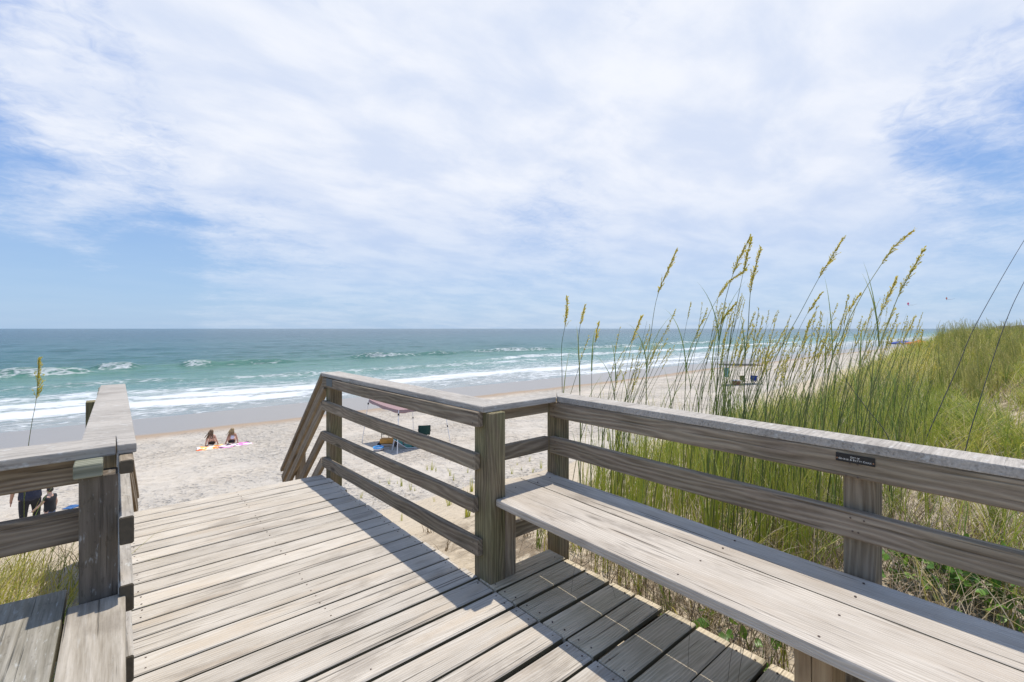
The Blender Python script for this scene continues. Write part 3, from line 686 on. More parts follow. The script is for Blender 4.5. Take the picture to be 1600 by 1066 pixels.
# stair railings
def stair_rail(xf, side, label, flare=0.0):
    o = empty('stair_railing', (xf, 5.6, -0.5), label, 'railing')
    s = side
    L = yend-0.3-4.6
    def ln(z0, wd, th, xoff, mat=M_STAIR, y0=4.60, nm='rail', l=L):
        a = (xf+s*xoff, y0, z0); b_ = (xf+s*xoff+flare*l, y0+l, z0-SL*l)
        bar(nm, o, mat, a, b_, wd, th, up=(-s, 0, 0) if nm == 'rail' else (0, 0, 1), seg=4, r=0.004)
    ln(0.962, 0.14, 0.038, 0.072, y0=4.64, nm='hand_cap')
    ln(0.848, 0.085, 0.038, 0.012)
    ln(0.655, 0.085, 0.038, 0.0)
    ln(0.372, 0.085, 0.038, 0.0)
    ln(0.118, 0.085, 0.038, 0.0, l=L)
    for yy_ in (5.50, 6.75):
        zt = 0.91-SL*(yy_-4.6)
        if zt-1.2 < gz(xf, yy_)-3: pass
        a, b_ = (xf+0.0395, xf+0.125) if s > 0 else (xf-0.125, xf-0.0395)
        a += flare*(yy_-4.6); b_ += flare*(yy_-4.6)
        boxbar('post', o, M_STAIR, a, b_, yy_, yy_+0.1, gz(xf, yy_)-0.4, zt, 'z', seg=4)
stair_rail(1.519, 1, 'sloping wooden stair railing with tan undersides, right side of the beach stairs')
stair_rail(0.053, -1, 'sloping stair railing left of the beach stairs, mostly hidden behind the deck railing', 0.10)


# ------------------------------------------------------------------ dune vegetation
def leaf_mat(name, cols, rough=0.55, trans=0.35, attr=True):
    m, t, b = new_mat(name)
    a = t.new('ShaderNodeAttribute', attribute_name='tint').outputs['Fac'] if attr else t.new('ShaderNodeObjectInfo').outputs['Random']
    g = t.new('ShaderNodeNewGeometry')
    f = t.math('ADD', a, t.math('MULTIPLY', t.math('SUBTRACT', t.noise(g.outputs['Position'], 3.0, 2), 0.5), 0.25), clamp=True)
    n = len(cols)
    c = t.ramp(f, [(i/(n-1), cl_) for i, cl_ in enumerate(cols)])
    t.l.new(c, b.inputs['Base Color']); b.inputs['Roughness'].default_value = rough
    tr = t.new('ShaderNodeBsdfTranslucent', {'Color': c})
    mx = t.new('ShaderNodeMixShader', {0: trans, 1: b.outputs[0], 2: tr.outputs[0]})
    t.l.new(mx.outputs[0], t.n['Material Output'].inputs[0])
    return m
M_GRASS = leaf_mat('dune_grass_leaf', [(0.17, 0.25, 0.03), (0.34, 0.40, 0.045), (0.52, 0.50, 0.075), (0.62, 0.54, 0.14), (0.70, 0.59, 0.30)], trans=0.5)
M_DRY = leaf_mat('dry_grass', [(0.15, 0.11, 0.07), (0.28, 0.21, 0.13), (0.42, 0.34, 0.22), (0.50, 0.43, 0.30)], trans=0.15)
M_STEM = leaf_mat('sea_oat_stem', [(0.085, 0.12, 0.026), (0.14, 0.17, 0.04), (0.24, 0.25, 0.06)], trans=0.1, attr=False)
M_STEMB = leaf_mat('dark_stem', [(0.045, 0.05, 0.075), (0.06, 0.055, 0.06)], trans=0.0, attr=False)
M_HEAD = leaf_mat('sea_oat_seed', [(0.58, 0.50, 0.07), (0.66, 0.56, 0.09), (0.70, 0.60, 0.15)], trans=0.5, attr=False)
M_REED = leaf_mat('seeding_reed', [(0.26, 0.28, 0.05), (0.36, 0.35, 0.07), (0.42, 0.37, 0.09)], trans=0.4, attr=False)
M_BLADE = leaf_mat('sea_oat_leaf', [(0.12, 0.19, 0.03), (0.22, 0.29, 0.05), (0.34, 0.36, 0.08)], trans=0.35, attr=False)
M_ROUND = leaf_mat('pennywort_leaf', [(0.08, 0.19, 0.02), (0.13, 0.27, 0.028), (0.21, 0.35, 0.04)], 0.4, 0.35, attr=False)

def blades(base, L, lean, bend, width, tint, segs=4, up0=None, seed=0):
    """base (N,3), L (N,), lean (N,2) unit horizontal, bend (N,) 0..1.4, width (N,)"""
    r = np.random.RandomState(seed); N = len(base)
    t = np.linspace(0, 1, segs+1)
    # integrate a curve whose angle from vertical grows along it
    a0 = np.clip(bend*0.25, 0, 1.3)[:, None]; ang = a0 + bend[:, None]*(t[None, :]**1.2)
    ds = (L/segs)[:, None]
    hx = np.concatenate([np.zeros((N, 1)), np.cumsum(np.sin(ang[:, :-1])*ds, 1)], 1)
    hz_ = np.concatenate([np.zeros((N, 1)), np.cumsum(np.cos(ang[:, :-1])*ds, 1)], 1)
    az = r.uniform(0, 2*np.pi, N); sd_ = np.stack([np.cos(az), np.sin(az), np.zeros(N)], 1)
    wob = (r.rand(N, 1)-0.5)*0.10*L[:, None]*(t[None, :]**2)
    px_ = base[:, None, 0]+hx*lean[:, None, 0]+wob*sd_[:, None, 0]
    py_ = base[:, None, 1]+hx*lean[:, None, 1]+wob*sd_[:, None, 1]
    pz_ = base[:, None, 2]+hz_
    C_ = np.stack([px_, py_, pz_], -1)
    wt = width[:, None]*np.clip(1.0-t[None, :]**1.6, 0.0, 1)
    Lf = C_ - sd_[:, None, :]*wt[..., None]/2; Rt = C_ + sd_[:, None, :]*wt[..., None]/2
    V = np.concatenate([Lf[:, :-1], Rt[:, :-1], C_[:, -1:]], 1)   # N, 2*segs+1, 3
    n = 2*segs+1; F4 = []; F3 = []
    off = np.arange(N)[:, None]*n
    for i in range(segs-1):
        F4.append(np.stack([off[:, 0]+i, off[:, 0]+segs+i, off[:, 0]+segs+i+1, off[:, 0]+i+1], 1))
    F3 = np.stack([off[:, 0]+segs-1, off[:, 0]+2*segs-1, off[:, 0]+2*segs], 1)
    tt = np.repeat(tint, n)
    return V.reshape(-1, 3), (np.concatenate(F4) if F4 else np.zeros((0, 4), int)), F3, tt
def np_mesh(name, chunks, mat):
    Vs, Q, T_, A = [], [], [], []; o = 0
    for V, F4, F3, tt in chunks:
        Vs.append(V); Q.append(F4+o); T_.append(F3+o); A.append(tt); o += len(V)
    V = np.concatenate(Vs); Q = np.concatenate(Q); T_ = np.concatenate(T_); A = np.concatenate(A)
    me = bpy.data.meshes.new(name)
    me.vertices.add(len(V)); me.vertices.foreach_set('co', V.astype(np.float32).ravel())
    li = np.concatenate([Q.ravel(), T_.ravel()]); me.loops.add(len(li)); me.loops.foreach_set('vertex_index', li.astype(np.int32))
    ls = np.concatenate([np.arange(len(Q))*4, len(Q)*4+np.arange(len(T_))*3])
    me.polygons.add(len(ls)); me.polygons.foreach_set('loop_start', ls.astype(np.int32))
    me.update(); me.validate()
    a = me.attributes.new('tint', 'FLOAT', 'POINT'); a.data.foreach_set('value', A.astype(np.float32))
    me.materials.append(mat)
    return me
WIND = np.array([0.86, 0.22])
def on_deck(x, y):
    return ((x > -0.75) & (x < 2.28) & (y < 2.25)) | ((x > -0.2) & (x < 1.72) & (y < 4.8))
def scatter(x0, x1, y0, y1, n, r):
    return r.uniform(x0, x1, n), r.uniform(y0, y1, n)
def grass_density(x, y):
    """1 = thick; thins out down the seaward face, in sandy hollows and on the trodden dip"""
    ye = np.interp(x, EXs, EYs)+0.5
    lim = np.interp(x, [-50, -2, 0, 2.2, 6, 12, 30, 60, 1500], [2.6, 0.9, 0.7, 0.4, 1.4, 1.5, 2.0, 3.0, 5.0])
    d = np.clip((ye+lim-y)/1.2, 0, 1)
    hol = np.clip((fbm(x*0.55, y*0.55, 91, 3)+0.24)*3.6, 0.02, 1)
    near = np.clip((x-2.2)/1.6, 0, 1)*0.7+0.3
    path = np.abs(y-0.25-0.15*(x-10.5))/0.45
    pm = 1-np.exp(-path**2)*np.clip((x-9)/1.0, 0, 1)*np.clip((22-x)/3, 0, 1)*1.2
    bed = (1-0.96*np.exp(-((x-3.1)/1.15)**4-((y-0.35)/0.85)**4))*(1-0.85*np.exp(-((x-2.7)/0.75)**2-((y-1.1)/0.55)**2))      # leafy creepers own this spot
    return d*hol*np.where(x > 0, near, 1)*np.clip(pm, 0, 1)*bed
r = np.random.RandomState(4)
chunks = []
def grass_region(x0, x1, y0, y1, ntuft, per, Lm, wd, segs, seed, power=1.0, spread=0.10, bendm=0.75, tmean=0.42):
    r = np.random.RandomState(seed)
    x, y = scatter(x0, x1, y0, y1, ntuft, r)
    keep = (r.rand(ntuft) < grass_density(x, y)**power) & ~on_deck(x, y)
    x, y = x[keep], y[keep]
    tl = Lm*(0.45+0.9*r.rand(len(x)))*(1+0.8*fbm(x*0.4, y*0.4, 55, 2)); taz = r.randn(len(x))*1.0+0.25; tt = tmean+0.55*fbm(x*0.3, y*0.3, 77, 2)+0.27*r.randn(len(x)); tlen = np.repeat(tl, per)
    X = np.repeat(x, per)+r.randn(len(x)*per)*spread*0.6; Y = np.repeat(y, per)+r.randn(len(x)*per)*spread*0.6
    N = len(X)
    if N == 0: return
    L = tlen*(0.45+0.75*r.rand(N))
    a = np.repeat(taz, per)+0.75*r.randn(N); ln = WIND[None, :]*0.25+np.stack([np.cos(a), np.sin(a)], 1)*1.0
    ln /= np.linalg.norm(ln, axis=1)[:, None]
    bend = np.clip(bendm+0.45*r.randn(N), 0.08, 2.0)
    base = np.stack([X, Y, ground(X, Y)-0.02], 1)
    tint = np.clip(np.repeat(tt, per)+0.22*r.randn(N)+0.35*(r.rand(N) < 0.10), 0, 1)
    chunks.append(blades(base, L, ln, bend, wd*(0.6+0.8*r.rand(N)), tint, segs, seed=seed))
grass_region(2.35, 8, -1.5, 4.4, 2100, 14, 0.60, 0.0064, 5, 1, 1.15, 0.11, 1.3)
grass_region(2.35, 4.8, 0.9, 3.4, 420, 13, 0.72, 0.0068, 6, 11, 0.8, 0.07, 1.25, 0.30)
grass_region(7.5, 16, -1.0, 6.5, 3500, 15, 0.64, 0.011, 5, 2, 0.8, 0.16, 1.55)
grass_region(15, 34, -1.5, 8.0, 5200, 10, 0.70, 0.018, 4, 3, 0.8, 0.25, 1.45)
grass_region(33, 90, -4, 11, 5200, 8, 0.70, 0.04, 3, 4, 0.8, 0.5, 1.3)
grass_region(3, 40, -16, -1.4, 5200, 9, 0.62, 0.014, 3, 12, 0.8, 0.2, 1.3)
grass_region(88, 420, -12, 14, 5200, 6, 0.7, 0.11, 2, 5, 0.8, 1.5, 0.8)
grass_region(-6, -0.75, -0.5, 5.4, 900, 16, 0.52, 0.0055, 5, 6, 0.8, 0.12, 1.1, 0.36)
grass_region(-1.5, -0.12, 2.35, 4.9, 360, 15, 0.50, 0.0055, 5, 8, 0.5, 0.12, 1.25, 0.36)
grass_region(-25, -5, -3, 6, 2600, 8, 0.6, 0.02, 3, 7, 0.8, 0.3, 1.0)
tag(put('dune_grass', np_mesh('dune_grass', chunks, M_GRASS)), kind='stuff')
# dead leaves, runners and fallen stalks between the clumps
chunks = []
def dry_region(x0, x1, y0, y1, n, L0, wd, seed):
    r = np.random.RandomState(seed); x, y = scatter(x0, x1, y0, y1, n, r)
    keep = ~on_deck(x, y) & (r.rand(n) < np.clip(0.35+grass_density(x, y), 0, 1)); x, y = x[keep], y[keep]; N = len(x)
    a = r.uniform(0, 2*np.pi, N); ln = np.stack([np.cos(a), np.sin(a)], 1)+WIND*0.25; ln /= np.linalg.norm(ln, axis=1)[:, None]
    base = np.stack([x, y, ground(x, y)+0.03], 1)
    chunks.append(blades(base, L0*(0.4+r.rand(N)), ln, 1.1+0.55*r.rand(N), wd*(0.5+r.rand(N)), np.clip(0.45+0.3*r.randn(N), 0, 1), 5, seed=seed))
dry_region(2.3, 7.5, -1.2, 2.9, 9000, 0.38, 0.0048, 31)
dry_region(2.12, 2.9, 0.0, 2.05, 3800, 0.30, 0.0038, 32)
dry_region(2.3, 5.2, -1.0, 1.9, 5500, 0.46, 0.0048, 36)
dry_region(7, 20, -0.5, 5.0, 7000, 0.45, 0.009, 33)
dry_region(-5, -0.75, 0.5, 4.4, 2200, 0.34, 0.0045, 34)
dry_region(-1.2, -0.14, 2.35, 5.2, 900, 0.30, 0.004, 35)
tag(put('dry_grass', np_mesh('dry_grass', chunks, M_DRY)), kind='stuff')

def blade_mesh(name, n, L, spread, wd, bendm, mat, seed, segs=5, lean=WIND, lr=0.75, tm=0.4):
    r = np.random.RandomState(seed)
    a = r.uniform(0, 2*np.pi, n); ln = lean[None, :]+np.stack([np.cos(a), np.sin(a)], 1)*lr; ln /= np.linalg.norm(ln, axis=1)[:, None]
    base = np.stack([r.randn(n)*spread, r.randn(n)*spread, np.full(n, -0.03)], 1)
    return np_mesh(name, [blades(base, L*(0.45+0.6*r.rand(n)), ln, np.clip(bendm+0.35*r.randn(n), 0.05, 1.9), wd*(0.7+0.6*r.rand(n)), np.clip(tm+0.18*r.randn(n), 0, 1), segs, seed=seed)], mat)

# green clumps one can count through the right-hand railing
clump_me = [blade_mesh('grass_clump', 26+6*i, 0.62+0.06*i, 0.035, 0.0095, 0.45, M_GRASS, 200+i, 6, tm=0.22) for i in range(4)]
q = random.Random(9)
cl_spots = [(905, 700), (925, 720), (950, 690), (985, 722), (1010, 700), (1045, 735), (1085, 745), (1110, 775), (1165, 790), (1208, 835), (1215, 800), (1290, 800), (1400, 800), (1560, 870), (1500, 800), (1450, 780),
            (1060, 690), (1140, 720), (1185, 745), (1250, 760), (1330, 770), (1380, 745), (1530, 760), (1590, 800)]
for i, (u, v) in enumerate(cl_spots):
    p = hit(u, v)
    if p.x < 2.35: p.x = 2.42
    o = put('grass_clump', clump_me[i % 4], None, Matrix.Translation((p.x, p.y, gz(p.x, p.y))) @ Matrix.Rotation(q.uniform(-0.7, 0.7), 4, 'Z') @ Matrix.Scale(q.uniform(0.75, 1.15), 4))
    tag(o, 'clump of green dune grass growing in the sand behind the right bench railing', 'grass clump', 'grass clumps behind the right railing')
# sprouts on the bare dune face beside the walkway
spr_me = [blade_mesh('grass_sprout', 9+3*i, 0.36, 0.02, 0.011, 0.22, M_GRASS, 220+i, 4, lr=1.2, tm=0.45) for i in range(3)]
spd_me = blade_mesh('grass_sprout', 16, 0.26, 0.03, 0.007, 0.75, M_DRY, 230, 4, lr=1.4, tm=0.6)
for i, (u, v) in enumerate([(593, 756), (608, 758), (627, 762), (621, 757), (641, 767), (648, 768), (565, 780), (675, 736), (681, 738), (668, 735), (700, 737), (709, 751), (703, 745), (731, 740), (737, 768), (678, 786), (702, 792), (731, 812), (627, 816),
                            (800, 742), (815, 735), (833, 740), (845, 733), (856, 729), (828, 722), (808, 728)]):
    p = hit(u, v)
    o = put('grass_sprout', spr_me[i % 3], None, Matrix.Translation(p) @ Matrix.Rotation(i*1.7, 4, 'Z') @ Matrix.Scale((0.55, 0.95, 1.25, 0.75, 1.1)[i % 5]*(1.15 if i == 2 else 1), 4))
    tag(o, 'small green grass sprout on the bare dune sand beyond the walkway railing', 'grass sprout', 'green sprouts on the dune face')
for i, (u, v) in enumerate([(582, 790), (588, 783), (669, 836), (697, 860), (635, 778), (820, 838)]):
    p = hit(u, v)
    o = put('grass_sprout', spd_me, None, Matrix.Translation(p) @ Matrix.Rotation(i*2.1, 4, 'Z') @ Matrix.Scale(0.8+0.15*(i % 3), 4))
    tag(o, 'dry straw-coloured tuft on the bare dune sand beyond the walkway railing', 'grass tuft', 'dry tufts on the dune face')

# --- sea oats
def catmull(pts, n):
    P_ = [pts[0]*2-pts[1]]+list(pts)+[pts[-1]*2-pts[-2]]; out = []
    for i in range(1, len(P_)-2):
        for k in range(n):
            t = k/n; a, b_, c, d = P_[i-1], P_[i], P_[i+1], P_[i+2]
            out.append(0.5*((2*b_)+(c-a)*t+(2*a-5*b_+4*c-d)*t*t+(3*b_-a-3*c+d)*t**3))
    out.append(pts[-1]); return out
def head_vf(curve, hl, dens, q, lee):
    """spikelets hanging on short branches along the last hl metres of the stem"""
    seg = [(curve[i+1]-curve[i]).length for i in range(len(curve)-1)]; tot = sum(seg)
    def at_len(s):
        for i, l in enumerate(seg):
            if s <= l or i == len(seg)-1: return curve[i].lerp(curve[i+1], min(1, s/l)), (curve[i+1]-curve[i]).normalized()
            s -= l
    parts = []
    nb = int(dens*0.85)
    for k in range(nb):
        f = (k+q.random()*0.6)/nb
        p, d = at_len(tot-hl+hl*f)
        side = Vector((q.gauss(0, 1), q.gauss(0, 1), q.gauss(0, 0.3)))*0.55 + lee
        side.normalize()
        bl = min(0.065, hl*(0.20*(1-f)**0.7+0.06))*q.uniform(0.6, 1.2)
        dirn = (d*1.0+side*0.20).normalized()
        prev = p; ns = max(3, int(bl/0.012))
        bp_ = [p]
        for j in range(ns):
            dirn = (dirn + Vector((0, 0, -0.07)) + side*0.03).normalized()
            prev = prev + dirn*(bl/ns); bp_.append(prev)
            # spikelet: flat pointed oval
            ax = (dirn + Vector((q.gauss(0, .25), q.gauss(0, .25), -0.25+q.gauss(0, .2)))).normalized()
            wv_ = ax.cross(Vector((q.gauss(0, 1), q.gauss(0, 1), q.gauss(0, 1)))).normalized()
            l_, w_ = q.uniform(0.014, 0.022), q.uniform(0.0034, 0.0055)
            a = prev; th_ = ax.cross(wv_)*0.0012
            V = [a, a+ax*l_*0.4+wv_*w_, a+ax*l_, a+ax*l_*0.4-wv_*w_, a+ax*l_*0.42+th_]
            parts.append((V, [(0, 1, 4), (1, 2, 4), (2, 3, 4), (3, 0, 4)]))
        parts.append(tube(bp_, 0.0007, 3, False))
    return join(parts)
def leaf_vf(p, L, az, bend, wd, q, segs=7):
    V = []; pos = Vector(p); ang = 0.12; ln = Vector((math.cos(az), math.sin(az), 0)); sv = Vector((-ln.y, ln.x, 0))
    for i in range(segs+1):
        t = i/segs; w_ = wd*(1-t**1.8)*0.5+0.0002
        fold = Vector((0, 0, w_*0.5))
        V += [pos-sv*w_+fold, pos, pos+sv*w_+fold]
        pos = pos+(ln*math.sin(ang)+Vector((0, 0, math.cos(ang))))*(L/segs); ang += bend/segs
    F = []
    for i in range(segs):
        for k in (0, 1): F.append((i*3+k, i*3+k+1, i*3+k+4, i*3+k+3))
    return V, F
def sea_oat(base, curve, hl, rad, label, group, q, nleaf=2, dark=False, heads=1, leaves=None, dens=None):
    """curve: world points base->tip"""
    base = Vector(base)
    o = empty('sea_oat', base, label, 'sea oat', group)
    loc = [c-base for c in curve]
    n = len(loc)
    rr = [rad*1.25*(1-0.68*i/(n-1)) for i in range(n)]
    V, F = tube(loc, rr, 5)
    me = mesh('stem', V, F, M_STEMB if dark else M_STEM, True); so = bpy.data.objects.new('stem', me); COL.objects.link(so); so.parent = o
    if hl > 0:
        V, F = head_vf(loc, hl, dens or max(18, hl*175), q, Vector((0.75, 0.55, -0.1)))
        me = mesh('seed_head', V, F, M_HEAD); so = bpy.data.objects.new('seed_head', me); COL.objects.link(so); so.parent = o
    for k in range(nleaf):
        i = min(n-2, int(n*q.uniform(0.02, 0.38)))
        V, F = leaf_vf(loc[i], q.uniform(0.35, 0.62), q.gauss(0.4, 0.6), q.uniform(0.45, 1.4), q.uniform(0.005, 0.009), q)
        me = mesh('leaf', V, F, M_BLADE); so = bpy.data.objects.new('leaf', me); COL.objects.link(so); so.parent = o
    return o
Z7 = lambda x, y: (860+x/3.808, 360+y/3.808)
Z8 = lambda x, y: (1220+x/3.808, 360+y/3.808)
OATS = [  # points tip->down, depth, seed-head length (image px), stem radius mm, label
 ([Z7(100, 405), Z7(88, 560), Z7(66, 700), Z7(70, 950)], 3.3, 50, 2.3, 'lone sea oat stalk, farthest left of those on the right-hand dune, dark seed head', 0),
 ([Z7(205, 450), Z7(178, 560), Z7(165, 700), Z7(175, 960)], 3.25, 36, 2.6, 'sea oat with long leaves splitting low, second from the left above the rail', 3),
 ([Z7(285, 560), Z7(262, 690), Z7(248, 800), Z7(245, 980)], 3.2, 36, 1.7, 'short thin sea oat, third from the left above the long rail', 1),
 ([Z7(540, 515), Z7(490, 640), Z7(430, 770), Z7(380, 1000)], 3.2, 48, 2.0, 'sea oat leaning right, its head just above the sea horizon, left of the tall one', 2),
 ([Z7(748, 127), Z7(640, 380), Z7(600, 600), Z7(575, 800), Z7(570, 1030)], 3.0, 72, 2.6, 'tall lone sea oat standing well left of the tallest group, curved stem', 1),
 ([Z7(1183, 48), Z7(1110, 200), Z7(1050, 380), Z7(1010, 600), Z7(985, 1060)], 2.9, 62, 2.6, 'tallest sea oat of all, its pale feathery head highest against the clouds', 2),
 ([Z7(1193, 60), Z7(1150, 240), Z7(1100, 480), Z7(1070, 640), Z7(1040, 1000)], 2.95, 55, 2.4, 'thin upright sea oat directly right of the tallest one', 1),
 ([Z7(1250, 115), Z7(1195, 330), Z7(1175, 600), Z7(1155, 880)], 3.0, 70, 3.0, 'sea oat with narrow dense head and dark straight stem, right of the tallest pair', 1),
 ([Z7(1150, 240), Z7(1060, 310), Z7(980, 430), Z7(930, 530), Z7(830, 790), Z7(800, 1000)], 3.1, 60, 2.2, 'sea oat with a drooping open head bent under the tallest one', 2),
 ([Z7(1100, 435), Z7(1020, 540), Z7(990, 700), Z7(950, 1000)], 3.2, 45, 2.0, 'sea oat with a short bushy golden head below the tallest group', 1),
 ([Z8(368, 55), Z8(240, 260), Z8(100, 520), Z8(0, 700), Z8(-80, 960)], 3.0, 66, 2.5, 'tall sea oat leaning right on a long slanting stem, left of the two feathery ones', 1),
 ([Z8(780, 5), Z8(680, 90), Z8(590, 215), Z8(480, 390), Z8(370, 620), Z8(270, 960)], 2.8, 66, 2.6, 'sea oat with the longest feathery head, leaning far to the right', 2),
 ([Z8(845, 125), Z8(765, 270), Z8(700, 390), Z8(600, 660), Z8(540, 900)], 2.9, 78, 3.0, 'sea oat with a thick heavy head, rightmost of the tall ones', 2),
 ([Z8(690, 285), Z8(640, 400), Z8(580, 520), Z8(520, 690), Z8(460, 920)], 3.1, 58, 2.3, 'sea oat with a slim head just left of the thick-headed one', 1),
 ([Z8(235, 380), Z8(150, 510), Z8(70, 680), Z8(0, 900)], 3.2, 36, 1.8, 'small sea oat leaning low beneath the long slanting stem', 1),
 ([Z8(470, 380), Z8(390, 510), Z8(320, 700), Z8(250, 950)], 3.4, 36, 1.8, 'short sea oat below the longest feathery head', 1),
]
M_BLUESTEM = M_STEMB
q = random.Random(21)
for pts, Yd, hpx, rad, lab, nl in OATS:
    n = len(pts)
    W3 = [at(u, v, Yd+0.10*math.sin(i)) for i, (u, v) in enumerate(pts)][::-1]
    d = (W3[0]-W3[1]); b0 = W3[0].copy(); k = 0
    while b0.z > gz(b0.x, b0.y)-0.03 and k < 200: b0 += Vector((d.x*0.012, d.y*0.012, -0.02)); k += 1
    if b0.x < 2.32: b0.x = 2.36
    cv = catmull([b0]+W3, 5)
    sea_oat(b0, cv, hpx/FPX*Yd*1.05, rad/1000, lab, None, q, nl+1)
for (pts, Yd, lab) in (([(1660, 290), (1600, 376), (1525, 507), (1498, 570), (1468, 638), (1444, 694)], 4.6, 'thick dark bare-looking stalk crossing the sky at the right edge, the left one of two'),
                       ([(1660, 330), (1600, 441), (1569, 510), (1527, 638), (1512, 690)], 4.6, 'thick dark stalk at the right edge of the view, the right one of two')):
    W3 = [at(u, v, Yd) for u, v in pts][::-1]; b0 = W3[0].copy(); b0.z = gz(b0.x, b0.y)-0.03; b0 += (W3[0]-W3[1])*Vector((1, 1, 0)).length*0 + Vector(((W3[0]-W3[1]).x, (W3[0]-W3[1]).y, 0))*(0.75*(W3[0].z-b0.z)/max(0.05, W3[1].z-W3[0].z)); b0.x = max(b0.x, 2.33)
    sea_oat(b0, catmull([b0]+W3, 6), 0.2, 0.0043, lab, None, q, 0, dark=True)
W3 = [at(1269, 507, 3.0), at(1320, 591, 2.9), at(1354, 638, 2.85), at(1390, 690, 2.8)][::-1]
sea_oat(W3[0]-Vector((0, 0, 0.3)), catmull([W3[0]-Vector((0, 0, 0.3))]+W3, 5), 0, 0.0022, 'thin dead brown stalk leaning left across the green stems', None, q, 0, dark=True)
# the one beside the left railing
W3 = [at(60, 562, 3.3), at(57, 620, 3.3), at(50, 660, 3.3), at(44, 700, 3.3), at(38, 760, 3.3)][::-1]
b0 = W3[0].copy(); b0.z = gz(b0.x, b0.y)
sea_oat(b0, catmull([b0]+W3, 5), 0.29, 0.0024, 'lone sea oat standing behind the left railing against the surf', None, q, 2)
# the many shorter stalks filling the stand
q = random.Random(33)
cnt = 0
while cnt < 215:
    t = q.random(); u = 925+(t**0.8)*540+q.uniform(-20, 20) if cnt % 7 else q.uniform(1085, 1235)
    Yd = q.uniform(2.9, 5.2) if u < 1330 else q.uniform(3.2, 7.5)
    vt = 562-62*math.exp(-((u-1130)/110)**2)-62*math.exp(-((u-1360)/95)**2)+q.uniform(-45, 40)
    vt = max(vt, 450)
    tip = at(u+0, vt, Yd)
    ul = u-q.uniform(30, 110)*(3.3/Yd)
    b0 = at(ul, 620, Yd+q.uniform(-0.1, 0.1)); b0.z = gz(b0.x, b0.y)-0.03
    if b0.x < 2.36 or tip.z-b0.z > 2.0 or grass_density(np.array([b0.x]), np.array([b0.y]))[0] < 0.10: 
        if q.random() < 0.97: continue
        if b0.x < 2.36: continue
    H_ = tip.z-b0.z
    mid = b0.lerp(tip, 0.45); mid.z += 0.09*H_; mid -= Vector((tip.x-b0.x, tip.y-b0.y, 0))*0.16
    up_ = b0.lerp(tip, 0.8); up_.z += 0.05*H_; up_ -= Vector((tip.x-b0.x, tip.y-b0.y, 0))*0.06
    bare = q.random() < 0.10
    sea_oat(b0, catmull([b0, mid, up_, tip], 5), 0 if bare else q.uniform(0.15, 0.30), q.uniform(0.0016, 0.0028), 'slender sea oat in the dense stand behind the right-hand railing', 'sea oats in the stand behind the railing', q, 2, dens=q.choice((9, 12, 16)))
    cnt += 1
# tall bare leaves standing among the stalks
spear = [blade_mesh('grass_tuft', 9, 1.6-0.16*i, 0.05, 0.0095, 0.40, M_GRASS, 260+i, 8, lr=0.45, tm=0.38) for i in range(4)]
q = random.Random(37); cnt = 0
while cnt < 190:
    u = 905+575*q.random()**0.85; Yd = q.uniform(2.95, 5.0) if u < 1300 else q.uniform(3.2, 9)
    p = at(u, 640, Yd); 
    if p.x < 2.4 or p.y > np.interp(p.x, EXs, EYs)+2.2: continue
    p.z = gz(p.x, p.y)
    tag(put('grass_tuft', spear[cnt % 4], None, Matrix.Translation(p) @ Matrix.Rotation(q.uniform(-0.4, 0.4), 4, 'Z') @ Matrix.Scale(q.uniform(0.65, 1.05), 4)),
        'tuft of tall narrow grass leaves standing among the sea oats', 'grass tuft', 'tall leaf tufts among the sea oats'); cnt += 1
# feathery dune-top grass heads farther along the ridge
ridge_me = []
for i in range(3):
    qq = random.Random(50+i); parts = []
    for k in range(7):
        x, y_ = qq.gauss(0, .14), qq.gauss(0, .14); h = qq.uniform(0.8, 1.3)
        c = catmull([Vector((x, y_, 0)), Vector((x+0.05*h, y_, h*0.5)), Vector((x+0.20*h, y_+0.04, h*0.85)), Vector((x+0.40*h, y_+0.07, h*1.0))], 3)
        parts.append(tube(c, 0.0035, 3, False)); parts.append(head_vf(c, 0.28, 9, qq, Vector((0.75, 0.3, -0.1))))
        for kk in range(4):
            parts.append(leaf_vf(c[0], h*qq.uniform(0.5, 0.9), qq.gauss(0.3, 0.5), qq.uniform(0.4, 1.2), 0.012, qq, 5))
    V, F = join(parts); ridge_me.append(mesh('dune_reed', V, F, M_REED))
q = random.Random(41)
for i in range(190):
    u = 1466+140*q.random()**0.85; Yd = q.uniform(9, 34)
    p = at(u, 560, Yd)
    if p.y > np.interp(p.x, EXs, EYs)+1.4 or p.y < 0.8: continue
    p.z = gz(p.x, p.y)-0.02
    tag(put('dune_reed', ridge_me[i % 3], None, Matrix.Translation(p) @ Matrix.Rotation(q.uniform(-0.4, 0.4), 4, 'Z') @ Matrix.Scale(q.uniform(0.75, 1.1), 4)),
        'bunch of yellow-green seeding stalks bent by the wind on the dune ridge', 'dune grass bunch', 'seeding bunches along the dune ridge')

